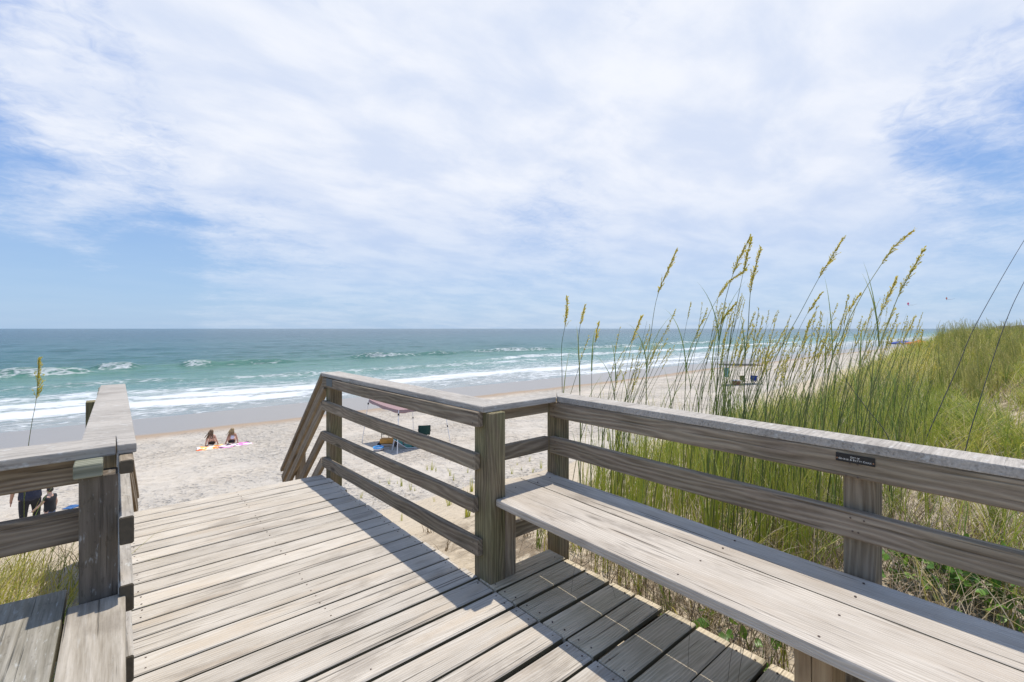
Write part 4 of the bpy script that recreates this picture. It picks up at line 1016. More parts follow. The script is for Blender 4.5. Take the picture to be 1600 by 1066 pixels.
# --- round-leaved ground plants beside the bench
def round_leaf(seed):
    qq = random.Random(seed); n = 11; V = [(0, 0, 0.004)]; 
    for k in range(n):
        a = 2*math.pi*k/n; rr = 1+0.10*math.sin(2*a+seed)+qq.uniform(-.06, .06)
        if k == 0: rr *= 0.55
        V.append((math.cos(a)*rr, math.sin(a)*rr*0.86, 0.16*math.sin(a*2+seed)+0.10))
    return mesh('leaf', V, [(0, 1+k, 1+(k+1) % n) for k in range(n)], M_ROUND, True)
leaf_me = [round_leaf(i) for i in range(4)]
q = random.Random(61)
PW = [(1395, 905, 17), (1420, 888, 15), (1455, 905, 22), (1490, 925, 26), (1525, 935, 26), (1560, 955, 26), (1585, 975, 20), (1440, 925, 12), (1530, 900, 10),
      (1160, 955, 4), (1195, 985, 5), (1060, 930, 2), (1120, 945, 2)]
PLW = {0: 'round-leaved creeping plant right beside the railing post, low on its far side', 3: 'bushy round-leaved green plant in the middle of the leafy bed behind the bench',
       6: 'round-leaved green plant at the right end of the leafy bed, nearest the bench corner', 9: 'small round-leaved plant glimpsed under the bench at the deck edge'}
for i, (u, v, nlf) in enumerate(PW):
    nlf = int(nlf*2.0)
    p = hit(u, min(v+14, 1040)); p.x = max(p.x, 2.33 if not (9 <= i <= 12) else 2.13)
    if 9 <= i <= 12: p.x = max(2.14, min(p.x, 2.5))
    p.z = gz(p.x, p.y)
    o = empty('pennywort', p, 'round-leaved green creeper in the sand and dry grass beside the right railing', 'creeping plant', 'round-leaved creepers beside the railing')
    if i in PLW: o['label'] = PLW[i]; del o['group']
    for k in range(nlf):
        a = q.uniform(0, 6.28); rr_ = abs(q.gauss(0, 0.13)); h = q.uniform(0.06, 0.30)
        pos = Vector((p.x+rr_*math.cos(a), p.y+rr_*math.sin(a), p.z+h))
        s_ = q.uniform(0.015, 0.034)
        M = Matrix.Translation(pos) @ Matrix.Rotation(a, 4, 'Z') @ Matrix.Rotation(q.gauss(0.55, 0.45), 4, 'Y') @ Matrix.Rotation(q.gauss(0, 0.4), 4, 'X') @ Matrix.Scale(s_, 4)
        put('leaf', leaf_me[k % 4], o, M)
    parts = []
    for k in range(6):
        a = q.uniform(0, 6.28); rr_ = q.uniform(0.03, 0.16)
        parts.append(tube([Vector((0, 0, 0)), Vector((rr_*math.cos(a)*0.5, rr_*math.sin(a)*0.5, 0.06)), Vector((rr_*math.cos(a), rr_*math.sin(a), q.uniform(0.07, 0.17)))], 0.0014, 4, False))
    V, F = join(parts); so = bpy.data.objects.new('stalk', mesh('stalk', V, F, M_BLADE)); COL.objects.link(so); so.parent = o
# long runners curling over the deck edge
parts = []
q = random.Random(71)
for k in range(16):
    y0 = q.uniform(0.7, 1.95); x0 = 2.16; z0 = q.uniform(-0.1, 0.02)
    dx = -q.uniform(0.10, 0.45) if k < 8 else q.uniform(-0.12, 0.1); dy = q.uniform(-0.35, 0.15)
    c = catmull([Vector((x0, y0, z0)), Vector((x0-0.04, y0+dy*0.2, 0.10)), Vector((x0+dx*0.6, y0+dy*0.6, 0.07)), Vector((x0+dx, y0+dy, 0.006))], 5)
    parts.append(tube(c, [0.0016*(1-0.6*i/(len(c)-1)) for i in range(len(c))], 4))
V, F = join(parts)
me = mesh('fallen_runners', V, F, M_DRY, True)
tag(put('fallen_runners', me), kind='stuff')

# ------------------------------------------------------------------ people
def skin(name, V, E, R, mat, parent, M, sub=1):
    """continuous skinned body from joints V, bones E, radii R (root = vertex 0); M places it in the world"""
    me = bpy.data.meshes.new(name); me.from_pydata([tuple(v) for v in V], E, []); o = bpy.data.objects.new(name, me); COL.objects.link(o)
    o.modifiers.new('s', 'SKIN'); ss = o.modifiers.new('u', 'SUBSURF'); ss.levels = sub; ss.render_levels = sub
    for i, sv in enumerate(me.skin_vertices[0].data):
        r_ = R[i]; sv.radius = (r_, r_) if not isinstance(r_, tuple) else r_
        sv.use_root = (i == 0)
    ev = o.evaluated_get(bpy.context.evaluated_depsgraph_get())
    m2 = bpy.data.meshes.new_from_object(ev); m2.name = name
    bpy.data.objects.remove(o); bpy.data.meshes.remove(me)
    m2.materials.clear(); m2.materials.append(mat)
    m2.polygons.foreach_set('use_smooth', [True]*len(m2.polygons))
    return put(name, m2, parent, M)
def fingers(V, E, R, wrist, hand, d, side, s=1.0):
    """palm already at index `hand`; adds four fingers and a thumb heading d"""
    d = Vector(d).normalized(); side = Vector(side).normalized(); p = Vector(V[hand])
    for k, (off, ln) in enumerate(((-0.030, .065), (-0.010, .078), (0.010, .074), (0.030, .058))):
        a = p+side*off*s+d*0.02*s; b_ = a+d*ln*0.55*s+Vector((0, 0, -0.008))*s; c = b_+(d*0.9+Vector((0, 0, -0.5))).normalized()*ln*0.45*s
        i = len(V); V += [a, b_, c]; E += [(hand, i), (i, i+1), (i+1, i+2)]; R += [0.0105*s, 0.009*s, 0.0075*s]
    a = p-side*0.038*s-d*0.015*s; b_ = a+(d*0.8-side*0.6).normalized()*0.045*s
    i = len(V); V += [a, b_]; E += [(hand, i), (i, i+1)]; R += [0.012*s, 0.009*s]
def skin_mat(name, c):
    m = plain(name, c, 0.5, 0.08, 12); m.node_tree.nodes['Principled BSDF'].inputs['Subsurface Weight'].default_value = 0.0
    return m
M_SKIN = skin_mat('tanned_skin', (0.46, 0.26, 0.17)); M_SKIN2 = skin_mat('fair_skin', (0.55, 0.34, 0.25))
M_HAIR1 = plain('brown_blond_hair', (0.15, 0.095, 0.05), 0.5, 0.5, 60); M_HAIR2 = plain('blond_hair', (0.30, 0.21, 0.10), 0.5, 0.6, 60)
M_HAIRD = plain('dark_hair', (0.03, 0.022, 0.018), 0.5, 0.3, 40)
M_BLACK = plain('black_cloth', (0.018, 0.018, 0.022), 0.8, 0.3, 30); M_NAVY = plain('navy_cloth', (0.03, 0.035, 0.06), 0.8, 0.35, 30)
M_WHITE = plain('white_cloth', (0.72, 0.70, 0.76), 0.8, 0.06, 30); M_DENIM = plain('blue_shorts', (0.10, 0.13, 0.22), 0.8, 0.3, 40)
M_WHITEP = plain('white_metal', (0.78, 0.78, 0.80), 0.35, 0.03); M_GREYP = plain('grey_metal', (0.30, 0.30, 0.31), 0.4, 0.05); M_DARKP = plain('black_plastic', (0.02, 0.02, 0.022), 0.5, 0.1)

def head_face(o, M, hp, fd, mat, s=1.0):
    """nose, ears and eyes as small children of the person"""
    fd = Vector(fd).normalized(); sd_ = Vector((0, 0, 1)).cross(fd).normalized(); hp = Vector(hp)
    bm = bmesh.new()
    bmesh.ops.create_icosphere(bm, subdivisions=1, radius=0.014*s, matrix=Matrix.Translation(hp+fd*0.098*s+Vector((0, 0, -0.012*s))))
    for k in (-1, 1): bmesh.ops.create_icosphere(bm, subdivisions=1, radius=0.02*s, matrix=Matrix.Translation(hp+sd_*0.078*s*k+Vector((0, 0, -0.01*s))))
    me = bpy.data.meshes.new('nose_and_ears'); bm.to_mesh(me); bm.free(); me.materials.append(mat); put('nose_and_ears', me, o, M)
    bm = bmesh.new()
    for k in (-1, 1): bmesh.ops.create_icosphere(bm, subdivisions=1, radius=0.009*s, matrix=Matrix.Translation(hp+fd*0.083*s+sd_*0.032*s*k+Vector((0, 0, 0.012*s))))
    me = bpy.data.meshes.new('eyes'); bm.to_mesh(me); bm.free(); me.materials.append(M_DARKP); put('eyes', me, o, M)
def hair_fall(o, M, hp, back, L, n, spread, mat, seed, wind=(0, 0, 0)):
    """cap of hair plus n tapered locks falling behind"""
    qq = random.Random(seed); hp = Vector(hp); back = Vector(back).normalized(); sd_ = Vector((0, 0, 1)).cross(back).normalized(); parts = []
    bm = bmesh.new(); bmesh.ops.create_icosphere(bm, subdivisions=2, radius=0.104, matrix=Matrix.Translation(hp+back*0.014+Vector((0, 0, 0.018))) @ Matrix.Diagonal((0.92, 0.98, 1.08, 1)))
    bm.verts.ensure_lookup_table(); parts.append(([v.co.copy() for v in bm.verts], [tuple(v.index for v in f.verts) for f in bm.faces])); bm.free()
    for k in range(n):
        f = (k+0.5)/n*2-1
        a = hp+sd_*0.085*f+back*(0.055*(1-abs(f)*0.5))+Vector((0, 0, 0.05))
        e = hp+sd_*(spread*f+qq.uniform(-.03, .03))+back*qq.uniform(0.08, 0.17)+Vector((0, 0, -L*qq.uniform(0.75, 1.1)))+Vector(wind)*qq.uniform(0.4, 1.2)
        m_ = a.lerp(e, 0.45)+back*0.045
        c = catmull([a, m_, e], 4)
        parts.append(tube(c, [0.026*(1-0.85*(i/(len(c)-1))**1.5)+0.002 for i in range(len(c))], 5))
    V, F = join(parts)
    return put('hair', mesh('hair', V, F, mat, True), o, M)

def sitting_woman(loc, rz, label, top, seed, lean, hair, wind, skinm):
    o = empty('person', loc, label, 'person')
    M = Matrix.Translation(loc) @ Matrix.Rotation(rz, 4, 'Z')
    # local: faces +y, seated with knees up
    V = [Vector(p) for p in ((0, 0, .13), (0, .03, .27), (lean*0.5, .06, .40), (lean, .09, .52), (lean, .11, .60), (lean, .13, .675), (lean, .15, .745))]
    R = [(.155, .12), (.13, .095), (.14, .095), (.13, .085), (.052, .052), (.078, .082), (.070, .078)]
    E = [(i, i+1) for i in range(6)]
    for s in (-1, 1):
        i = len(V)
        V += [Vector((s*.15+lean, .09, .50)), Vector((s*.22+lean, .03, .28)), Vector((s*.27, .02, .09)), Vector((s*.275, .06, .035))]
        R += [.052, .042, .033, .026]; E += [(3, i), (i, i+1), (i+1, i+2), (i+2, i+3)]
        fingers(V, E, R, i+2, i+3, (s*.1, 1, 0), (s*1, 0, 0))
        i = len(V)
        V += [Vector((s*.11, .12, .11)), Vector((s*.14, .46, .36)), Vector((s*.12, .66, .07)), Vector((s*.12, .80, .035))]
        R += [.09, .062, .042, .030]; E += [(0, i), (i, i+1), (i+1, i+2), (i+2, i+3)]
    skin('body', V, E, R, skinm, o, M, 1)
    head_face(o, M, (lean, .155, .715), (0, 1, -.1), skinm)
    hair_fall(o, M, (lean, .14, .715), (0, -1, 0), 0.34, 15, 0.17, hair, seed, wind)
    # swim shorts, and a top or a strap
    V = [Vector((0, -.005, .12)), Vector((0, .02, .20))]; skin('swim_bottom', V+[Vector((-.12, .14, .11)), Vector((.12, .14, .11))], [(0, 1), (0, 2), (0, 3)], [(.168, .132), (.150, .112), .095, .095], M_BLACK, o, M, 1)
    if top == 'white':
        skin('tank_top', [Vector((0, .03, .23)), Vector((lean*.4, .055, .37)), Vector((lean*.95, .088, .50))], [(0, 1), (1, 2)], [(.148, .112), (.153, .108), (.120, .098)], M_WHITE, o, M, 1)
    else:
        skin('bikini_strap', [Vector((-.135+lean*.5, .06, .405)), Vector((lean*.5, -.03, .40)), Vector((.135+lean*.5, .06, .405))], [(0, 1), (1, 2)], [.02, .018, .02], M_BLACK, o, M, 1)
    return o
def towel(name_lab, loc, rz, L, Wd, cols, seed):
    m, t, b = new_mat('towel_print')
    tc = t.new('ShaderNodeTexCoord')
    v = t.new('ShaderNodeTexVoronoi', {'Vector': tc.outputs['Object'], 'Scale': 5.0}).outputs['Color']
    sp = t.new('ShaderNodeSeparateColor', {0: v}).outputs[0]
    t.l.new(t.ramp(sp, [(i/len(cols), c) for i, c in enumerate(cols)], 'CONSTANT'), b.inputs['Base Color']); b.inputs['Roughness'].default_value = 0.9
    nx, ny = 14, 10; V = []; F = []; qq = np.random.RandomState(seed)
    for j in range(ny+1):
        for i in range(nx+1):
            x = (i/nx-.5)*L; y_ = (j/ny-.5)*Wd
            V.append((x+0.02*math.sin(j*1.3), y_+0.02*math.sin(i*1.1), 0.02+0.012*math.sin(i*1.7+j)+0.01*qq.rand()))
    for j in range(ny):
        for i in range(nx): a = j*(nx+1)+i; F.append((a, a+1, a+nx+2, a+nx+1))
    me = mesh('towel', V, F, m, True)
    o = put('beach_towel', me, None, Matrix.Translation(loc) @ Matrix.Rotation(rz, 4, 'Z'))
    sm = o.modifiers.new('thick', 'SOLIDIFY'); sm.thickness = 0.008
    return tag(o, name_lab, 'towel')
def beach_at(u, v):
    return hit(u, v)
p = beach_at(331, 698); pw1 = Vector((p.x, p.y, gz(p.x, p.y)+0.03))
p = beach_at(362, 696); pw2 = Vector((p.x, p.y, gz(p.x, p.y)+0.03))
view_rz = -math.atan2(-0.62*CT+ST, CT+0.62*ST)
sitting_woman(pw1, view_rz+0.05, 'woman with long brown hair and bare back sitting on the orange towel, left of two', 'bikini', 3, -0.02, M_HAIR1, (-0.16, 0, 0), M_SKIN2)
sitting_woman(pw2, view_rz-0.05, 'woman with blond hair and white top sitting on the pink towel, right of two', 'white', 8, 0.02, M_HAIR2, (-0.10, 0, 0.04), M_SKIN)
p = beach_at(328, 701); towel('orange, yellow and white beach towel under the left seated woman', Vector((p.x, p.y, gz(p.x, p.y))), view_rz, 1.15, 0.95, [(0.85, 0.35, 0.06), (0.80, 0.70, 0.25), (0.80, 0.76, 0.70), (0.80, 0.55, 0.15), (0.75, 0.75, 0.85), (0.78, 0.12, 0.05)], 1)
p = beach_at(368, 697); towel('pink and white patterned beach towel under the right seated woman', Vector((p.x, p.y, gz(p.x, p.y))), view_rz+0.25, 1.45, 0.75, [(0.78, 0.30, 0.50), (0.80, 0.72, 0.78), (0.12, 0.05, 0.12), (0.80, 0.65, 0.75), (0.70, 0.20, 0.55)], 2)

def standing(name_lab, loc, rz, H_, body, shirtm, pantm, skinm, hairm, wide=1.0, reach=None, short=False, sleeve=0.5, cap=False, group=None, stance=0.0):
    """standing figure facing local +y, arms by its side; reach = (side, dx, dy, dz) moves one hand"""
    k = H_/1.75; loc = Vector(loc)-Vector((0, 0, 0.035))
    o = empty('person', loc, name_lab, 'person', group)
    M = Matrix.Translation(loc) @ Matrix.Rotation(rz, 4, 'Z')
    S = lambda x, y_, z: Vector((x*k, y_*k, z*k))
    V = [S(0, 0, .93), S(0, 0, 1.08), S(0, .01, 1.24), S(0, .0, 1.39), S(0, .005, 1.49), S(0, .02, 1.58), S(0, .02, 1.66)]
    R = [(.150*wide*k, .11*wide*k), (.135*wide*k, .10*wide*k), (.15*wide*k, .11*wide*k), (.13*wide*k, .09*k), (.052*k, .052*k), (.074*k, .088*k), (.070*k, .082*k)]
    E = [(i, i+1) for i in range(6)]; arms = []
    for s in (-1, 1):
        i = len(V)
        sh, el, wr = S(s*.17*wide, 0, 1.39), S(s*.24*wide, -.02, 1.12), S(s*.26*wide, .04, .88); ha = S(s*.262*wide, .06, .81)
        if reach and reach[0] == s:
            wr = S(*reach[1]); el = (sh+wr)/2+S(s*.03, -.04, -.03); ha = wr+(wr-el).normalized()*0.08*k
        V += [sh, el, wr, ha]; R += [.055*k*wide**.5, .044*k*wide**.5, .031*k, .028*k]; E += [(3, i), (i, i+1), (i+1, i+2), (i+2, i+3)]; arms.append((sh, el, wr))
        fingers(V, E, R, i+2, i+3, ha-wr, (0, 1, 0), k)
        i = len(V)
        V += [S(s*.095*wide, 0, .87), S(s*.10*wide, .02+s*stance*.5, .48), S(s*.10*wide, -.02+s*stance, .08), S(s*.11*wide, .12+s*stance, .03)]
        R += [.095*k*wide, .064*k*wide**.5, .040*k, .036*k]; E += [(0, i), (i, i+1), (i+1, i+2), (i+2, i+3)]
    skin('body', V, E, R, skinm, o, M, 1)
    head_face(o, M, S(0, .02, 1.62), (0, 1, 0), skinm, k)
    bm = bmesh.new(); bmesh.ops.create_icosphere(bm, subdivisions=2, radius=0.103*k, matrix=Matrix.Translation(S(0, -.012, 1.655)) @ Matrix.Diagonal((0.92, 1.0, 1.0, 1)))
    [setattr(f_, 'smooth', True) for f_ in bm.faces]; me = bpy.data.meshes.new('hair'); bm.to_mesh(me); bm.free(); me.materials.append(hairm); put('hair', me, o, M)
    if shirtm:
        vv = [S(0, 0, .78), S(0, 0, .94), S(0, 0, 1.08), S(0, .01, 1.24), S(0, 0, 1.40), S(0, 0, 1.46)]; ee = [(0, 1), (1, 2), (2, 3), (3, 4), (4, 5)]; r2 = [(.205*wide*k, .165*wide*k), (.19*wide*k, .15*wide*k), (.172*wide*k, .135*wide*k), (.185*wide*k, .14*wide*k), (.155*wide*k, .12*k), (.09*k, .09*k)]
        for (sh, el, wr) in arms:
            i = len(vv); vv += [sh, sh.lerp(el, sleeve)]; ee += [(4, i), (i, i+1)]; r2 += [.078*k*wide**.5, .070*k*wide**.5]
        skin('shirt', vv, ee, r2, shirtm, o, M, 1)
    if pantm:
        vv = [S(0, 0, .93), S(0, 0, 1.01)]; ee = [(0, 1)]; r2 = [(.150*wide*k, .118*wide*k), (.150*wide*k, .115*wide*k)]
        for s in (-1, 1):
            i = len(vv); vv += [S(s*.085*wide, 0, .78), S(s*.10*wide, .02+s*stance*.5, .46)]; ee += [(0, i), (i, i+1)]; r2 += [.098*k*wide, .078*k*wide**.5]
            if not short: vv.append(S(s*.10*wide, -.02+s*stance, .10)); ee.append((i+1, i+2)); r2.append(.060*k)
        skin('shorts' if short else 'trousers', vv, ee, r2, pantm, o, M, 1)
    return o
def beach_spot(u, Y):
    p = at(u, 600, Y); p.z = gz(p.x, p.y); return p
pa = beach_spot(47, 12.6); pc = beach_spot(78, 12.3)
az = -math.atan2(ray(50, 700).x, ray(50, 700).y)
standing('adult in dark top and black trousers seen from behind, holding a child by the hand', pa, az+0.15, 1.74, None, M_NAVY, M_BLACK, M_SKIN, M_HAIRD, 1.35, reach=(1, (0.42, 0.06, 0.80)), stance=0.08)
standing('small child in black T-shirt and blue shorts, holding the adult by the hand', pc, az+0.9, 1.22, None, M_BLACK, M_DENIM, M_SKIN2, M_HAIRD, 1.12, reach=(-1, (-0.20, 0.34, 1.00)), short=True)
# bathers
for i, (u, v, H_, top, pant, lab) in enumerate(((1186, 548, 1.7, plain('red_swimwear', (0.5, 0.04, 0.06)), M_BLACK, 'bather in red standing at the water edge beyond the sea oats'),
                     (1191.5, 547, 1.7, None, plain('orange_swimwear', (0.6, 0.2, 0.08)), 'bare-chested bather standing in the foam, middle of three'),
                     (1197, 547, 1.75, None, plain('brown_swimwear', (0.25, 0.09, 0.07)), 'bather with brown trunks standing in the foam, right of three'),
                     (1213, 538, 1.7, M_NAVY, M_BLACK, 'bather wading beyond the breakers, leftmost of a row of three'),
                     (1219, 538, 1.7, M_BLACK, M_BLACK, 'bather in black wading beyond the breakers, middle of the row'),
                     (1225, 538, 1.6, M_DENIM, M_BLACK, 'bather in blue wading beyond the breakers, right of the row'),
                     (1249, 543, 1.7, M_BLACK, M_NAVY, 'dark-clad walker standing alone in the surf farther along the beach'))):
    r_ = ray(u, v); Y = (SEA-0.1-CAMH)/r_.z
    p = at(u, v, Y); p.z = max(gz(p.x, p.y), SEA-0.75)
    standing(lab, p, 0.6*i, H_, None, top, pant, M_SKIN, M_HAIRD, 1.1, short=True)

# ------------------------------------------------------------------ beach gear
def rod(name, parent, a, b, r_, mat, n=6):
    V, F = tube([Vector(a), Vector(b)], r_, n); return put(name, mesh(name, V, F, mat, False), parent)
def grid_surface(name, parent, fn, nx, ny, mat, thick=0.01):
    V = [fn(i/nx, j/ny) for j in range(ny+1) for i in range(nx+1)]
    F = [(j*(nx+1)+i, j*(nx+1)+i+1, (j+1)*(nx+1)+i+1, (j+1)*(nx+1)+i) for j in range(ny) for i in range(nx)]
    o = put(name, mesh(name, V, F, mat, True), parent)
    sm = o.modifiers.new('thick', 'SOLIDIFY'); sm.thickness = thick
    return o
M_MAUVE = plain('mauve_canvas', (0.34, 0.22, 0.215), 0.85, 0.10, 3)
def canopy_tent(feet, ctr_h, eave_h, inset, canm, polem, label, slant=True, valance=0.14, rise=0.55):
    """four feet (world), canopy corners moved towards the centre by inset"""
    c = sum((Vector(f) for f in feet), Vector())/4
    o = empty('canopy_tent', c, label, 'canopy tent')
    cor = []
    for f in feet:
        f = Vector(f); t_ = f.lerp(Vector((c.x, c.y, f.z)), inset); t_.z = c.z+eave_h; cor.append(t_)
    for f, t_ in zip(feet, cor):
        f = Vector(f); pl = rod('leg', o, f, t_, 0.017, polem)
        m_ = f.lerp(t_, 0.42); rod('knob', o, m_-Vector((0, 0, .04)), m_+Vector((0, 0, .04)), 0.032, M_DARKP)
        m_ = f.lerp(t_, 0.90); rod('slider', o, m_-Vector((0, 0, .045)), m_+Vector((0, 0, .045)), 0.04, M_DARKP)
    apex = Vector((c.x, c.y, c.z+eave_h+rise))
    for a, b_ in ((0, 1), (1, 2), (2, 3), (3, 0)):
        A, B = cor[a], cor[b_]
        m_ = A.lerp(B, 0.5)-Vector((0, 0, 0.22)); rod('truss', o, A-Vector((0, 0, .05)), m_, 0.009, M_GREYP, 4); rod('truss', o, m_, B-Vector((0, 0, .05)), 0.009, M_GREYP, 4)
    parts = []
    n = 8
    for a, b_ in ((0, 1), (1, 2), (2, 3), (3, 0)):
        A, B = cor[a], cor[b_]; V = []; F = []
        for j in range(n+1):
            for i in range(n+1):
                e = A.lerp(B, i/n); p_ = e.lerp(apex, j/n); s_ = 4*(i/n)*(1-i/n)*(1-j/n)
                p_.z -= 0.06*s_*(1-j/n)+0.10*math.sin(math.pi*j/n)*(0.5+0.5*s_)
                V.append(p_)
        for j in range(n):
            for i in range(n): q0 = j*(n+1)+i; F.append((q0, q0+1, q0+n+2, q0+n+1))
        parts.append((V, F))
        V = []; F = []
        for i in range(n+1):
            e = A.lerp(B, i/n); s_ = 4*(i/n)*(1-i/n); e = e-Vector((0, 0, 0.06*s_)); V += [e+Vector((0, 0, .005)), e-Vector((0, 0, valance+0.02*math.sin(i*2)))]
        F = [(2*i, 2*i+1, 2*i+3, 2*i+2) for i in range(n)]
        parts.append((V, F))
    V, F = join(parts)
    me = mesh('canopy', V, F, canm, True); bm = bmesh.new(); bm.from_mesh(me); bmesh.ops.remove_doubles(bm, verts=bm.verts, dist=0.002); bmesh.ops.recalc_face_normals(bm, faces=bm.faces); bm.to_mesh(me); bm.free()
    co = put('canopy', me, o)
    return o
fA, fB, fC, fD = [hit(*uv) for uv in ((566, 690), (620.6, 711.6), (646, 678), (704, 693))]
# pixel picks give A (left), B (front), C (back), D (right): keep them as a square on the sand
canopy_tent([fA, fB, fD, fC], 2.4, 2.02, 0.16, M_MAUVE, M_WHITEP, 'mauve canopy tent on slanting white legs, seen through the walkway railing')
def camp_chair(loc, rz, mat, label, s=1.0):
    o = empty('camp_chair', loc, label, 'camp chair')
    M = Matrix.Translation(loc) @ Matrix.Rotation(rz, 4, 'Z') @ Matrix.Scale(s, 4)
    T = lambda x, y_, z: M @ Vector((x, y_, z))
    for (a, b_) in (((-.27, -.25, 0), (.27, -.22, .42)), ((.27, -.25, 0), (-.27, -.22, .42)), ((-.27, .25, 0), (.27, .22, .42)), ((.27, .25, 0), (-.27, .22, .42)), ((-.27, -.22, .42), (-.29, -.36, .88)), ((.27, -.22, .42), (.29, -.36, .88))):
        rod('leg' if b_[2] < .5 else 'back_post', o, T(*a), T(*b_), 0.012, M_DARKP, 5)
    for sx in (-1, 1): rod('armrest', o, T(sx*.29, -.27, .60), T(sx*.29, .24, .60), 0.022, M_DARKP, 6)
    grid_surface('seat', o, lambda a, b_: T((a-.5)*.52, (b_-.5)*.46, .41-.06*math.sin(math.pi*a)*math.sin(math.pi*b_)), 6, 6, mat)
    grid_surface('backrest', o, lambda a, b_: T((a-.5)*.56, -.22-.15*b_-.05*math.sin(math.pi*a), .42+.48*b_), 6, 6, mat)
    return o
M_GREENC = plain('dark_green_canvas', (0.02, 0.07, 0.06), 0.8, 0.2); M_TEAL = plain('teal_canvas', (0.02, 0.22, 0.18), 0.75, 0.15); M_BLUEC = plain('blue_canvas', (0.03, 0.07, 0.35), 0.8, 0.15)
camp_chair(hit(663, 691), az-0.6, M_GREENC, 'dark green folding camp chair standing right of the canopy tent')
# low teal lounge with black straps
p = hit(620, 702)
o = empty('beach_lounger', p, 'low teal beach lounger with black straps lying under the canopy tent', 'lounger')
M = Matrix.Translation(p) @ Matrix.Rotation(-TH+0.25, 4, 'Z')
T = lambda x, y_, z: M @ Vector((x, y_, z))
grid_surface('fabric', o, lambda a, b_: T(-.15+a*1.55, (b_-.5)*.62, .10+max(0, .45-a*1.2)*.9+.02*math.sin(9*a)), 14, 5, M_TEAL, 0.015)
for x_ in (0.30, 0.72, 1.10):
    rod('strap', o, T(x_, -.32, .13+max(0, .45-(x_+.15)/1.55*1.2)*.9), T(x_, .32, .13+max(0, .45-(x_+.15)/1.55*1.2)*.9), 0.028, M_DARKP)
for sy in (-.32, .32):
    rod('frame', o, T(-.15, sy, .50), T(.45, sy, .07), 0.014, M_WHITEP); rod('frame', o, T(.45, sy, .07), T(1.42, sy, .07), 0.014, M_WHITEP); rod('leg', o, T(-.1, sy, .48), T(-.2, sy, 0), 0.014, M_WHITEP)
# folding cart
p = hit(604, 699)
o = empty('beach_cart', p, 'black-framed beach cart with an empty white wire back, left of the teal lounger', 'cart')
M = Matrix.Translation(p) @ Matrix.Rotation(-TH, 4, 'Z')
T = lambda x, y_, z: M @ Vector((x, y_, z))
for a, b_ in (((-.35, 0, .15), (.35, 0, .15)), ((-.35, .4, .15), (.35, .4, .15)), ((-.35, 0, .15), (-.35, .4, .15)), ((.35, 0, .15), (.35, .4, .15)), ((-.35, .4, .15), (-.38, .5, .75)), ((.35, .4, .15), (.32, .5, .75)), ((-.38, .5, .75), (.32, .5, .75)), ((-.37, .46, .5), (.33, .46, .5)), ((0, .4, .15), (-.02, .5, .75))):
    rod('frame', o, T(*a), T(*b_), 0.016, M_DARKP, 5)
for sx in (-.40, .40):
    for sy in (.05, .35): rod('wheel', o, T(sx-.03, sy, .10), T(sx+.03, sy, .10), 0.10, M_DARKP, 14)
V, F = boxvf(-.33, .33, .02, .38, .16, .36); me = mesh('load', [T(*v) for v in V], F, plain('red_yellow_load', (0.65, 0.30, 0.06), 0.7, 0.6, 5)); put('tub', me, o)
# white bowl-shaped float with a blue rim
p = hit(601, 703)
o = empty('toy_boat', p, 'white inflatable bowl with a blue rim on the sand left of the cart', 'inflatable')
def lathe(name, parent, prof, c, mat, n=18):
    V = []; F = []
    for (r_, z) in prof:
        for k in range(n): a = 2*math.pi*k/n; V.append((c[0]+r_*math.cos(a), c[1]+r_*math.sin(a), c[2]+z))
    for i in range(len(prof)-1):
        for k in range(n): F.append((i*n+k, i*n+(k+1) % n, (i+1)*n+(k+1) % n, (i+1)*n+k))
    return put(name, mesh(name, V, F, mat, True), parent)
p2 = p+Vector((-.35, -.1, 0))
sb = 0.6
lathe('bowl', o, [(a_*sb, b_*sb) for a_, b_ in [(0.0, 0.03), (.22, .02), (.36, .10), (.40, .22), (.36, .25), (.32, .14), (0, .08)]], p2, M_WHITE)
lathe('rim', o, [(a_*sb, b_*sb) for a_, b_ in [(.37, .22), (.42, .24), (.42, .29), (.37, .31), (.33, .28), (.34, .23), (.37, .22)]], p2, plain('sky_blue_vinyl', (0.05, 0.35, 0.75), 0.4))
# blue cloth by the child
p = beach_spot(113, 14.3)
grid_surface('crumpled_towel', None, lambda a, b_: (p.x+(a-.5)*.34*CT-(b_-.5)*.2, p.y-(a-.5)*.34*ST*-1+(b_-.5)*.18, p.z+.02+.07*abs(math.sin(7*a+3*b_))*math.sin(math.pi*a)*math.sin(math.pi*b_)), 14, 8, plain('bright_blue_towel', (0.04, 0.13, 0.32), 0.8, 0.5, 9), 0.02)
tag(bpy.data.objects['crumpled_towel'], 'crumpled bright blue towel on the sand beside the child', 'towel')

# flat shade frame with hanging towel, chairs and bag (behind the sea oats)
p0 = beach_spot(1155, 47)
o = empty('sun_shade', p0, 'flat-topped dark sun shade on thin poles, standing on the sand behind the sea oats', 'sun shade')
M = Matrix.Translation(p0) @ Matrix.Rotation(-TH, 4, 'Z'); T = lambda x, y_, z: M @ Vector((x, y_, z))
for sx in (-1.75, 1.75):
    for sy in (-1.0, 1.0): rod('pole', o, T(sx, sy, -.1), T(sx, sy, 1.95), 0.03, M_DARKP)
grid_surface('shade_cloth', o, lambda a, b_: T((a-.5)*3.7, (b_-.5)*2.2, 1.98-.08*math.sin(math.pi*a)*math.sin(math.pi*b_)), 8, 6, plain('dark_shade_cloth', (0.035, 0.03, 0.03), 0.85, 0.2), 0.03)
tw = grid_surface('hanging_towel', None, lambda a, b_: tuple(T(-1.75+(a-.5)*.5, -1.04+.04*math.sin(9*a), 1.75-b_*.95)), 8, 4, plain('sea_green_towel', (0.18, 0.36, 0.33), 0.85, 0.2), 0.01)
tag(tw, 'pale sea-green towel hanging from the left corner of the flat sun shade', 'towel')
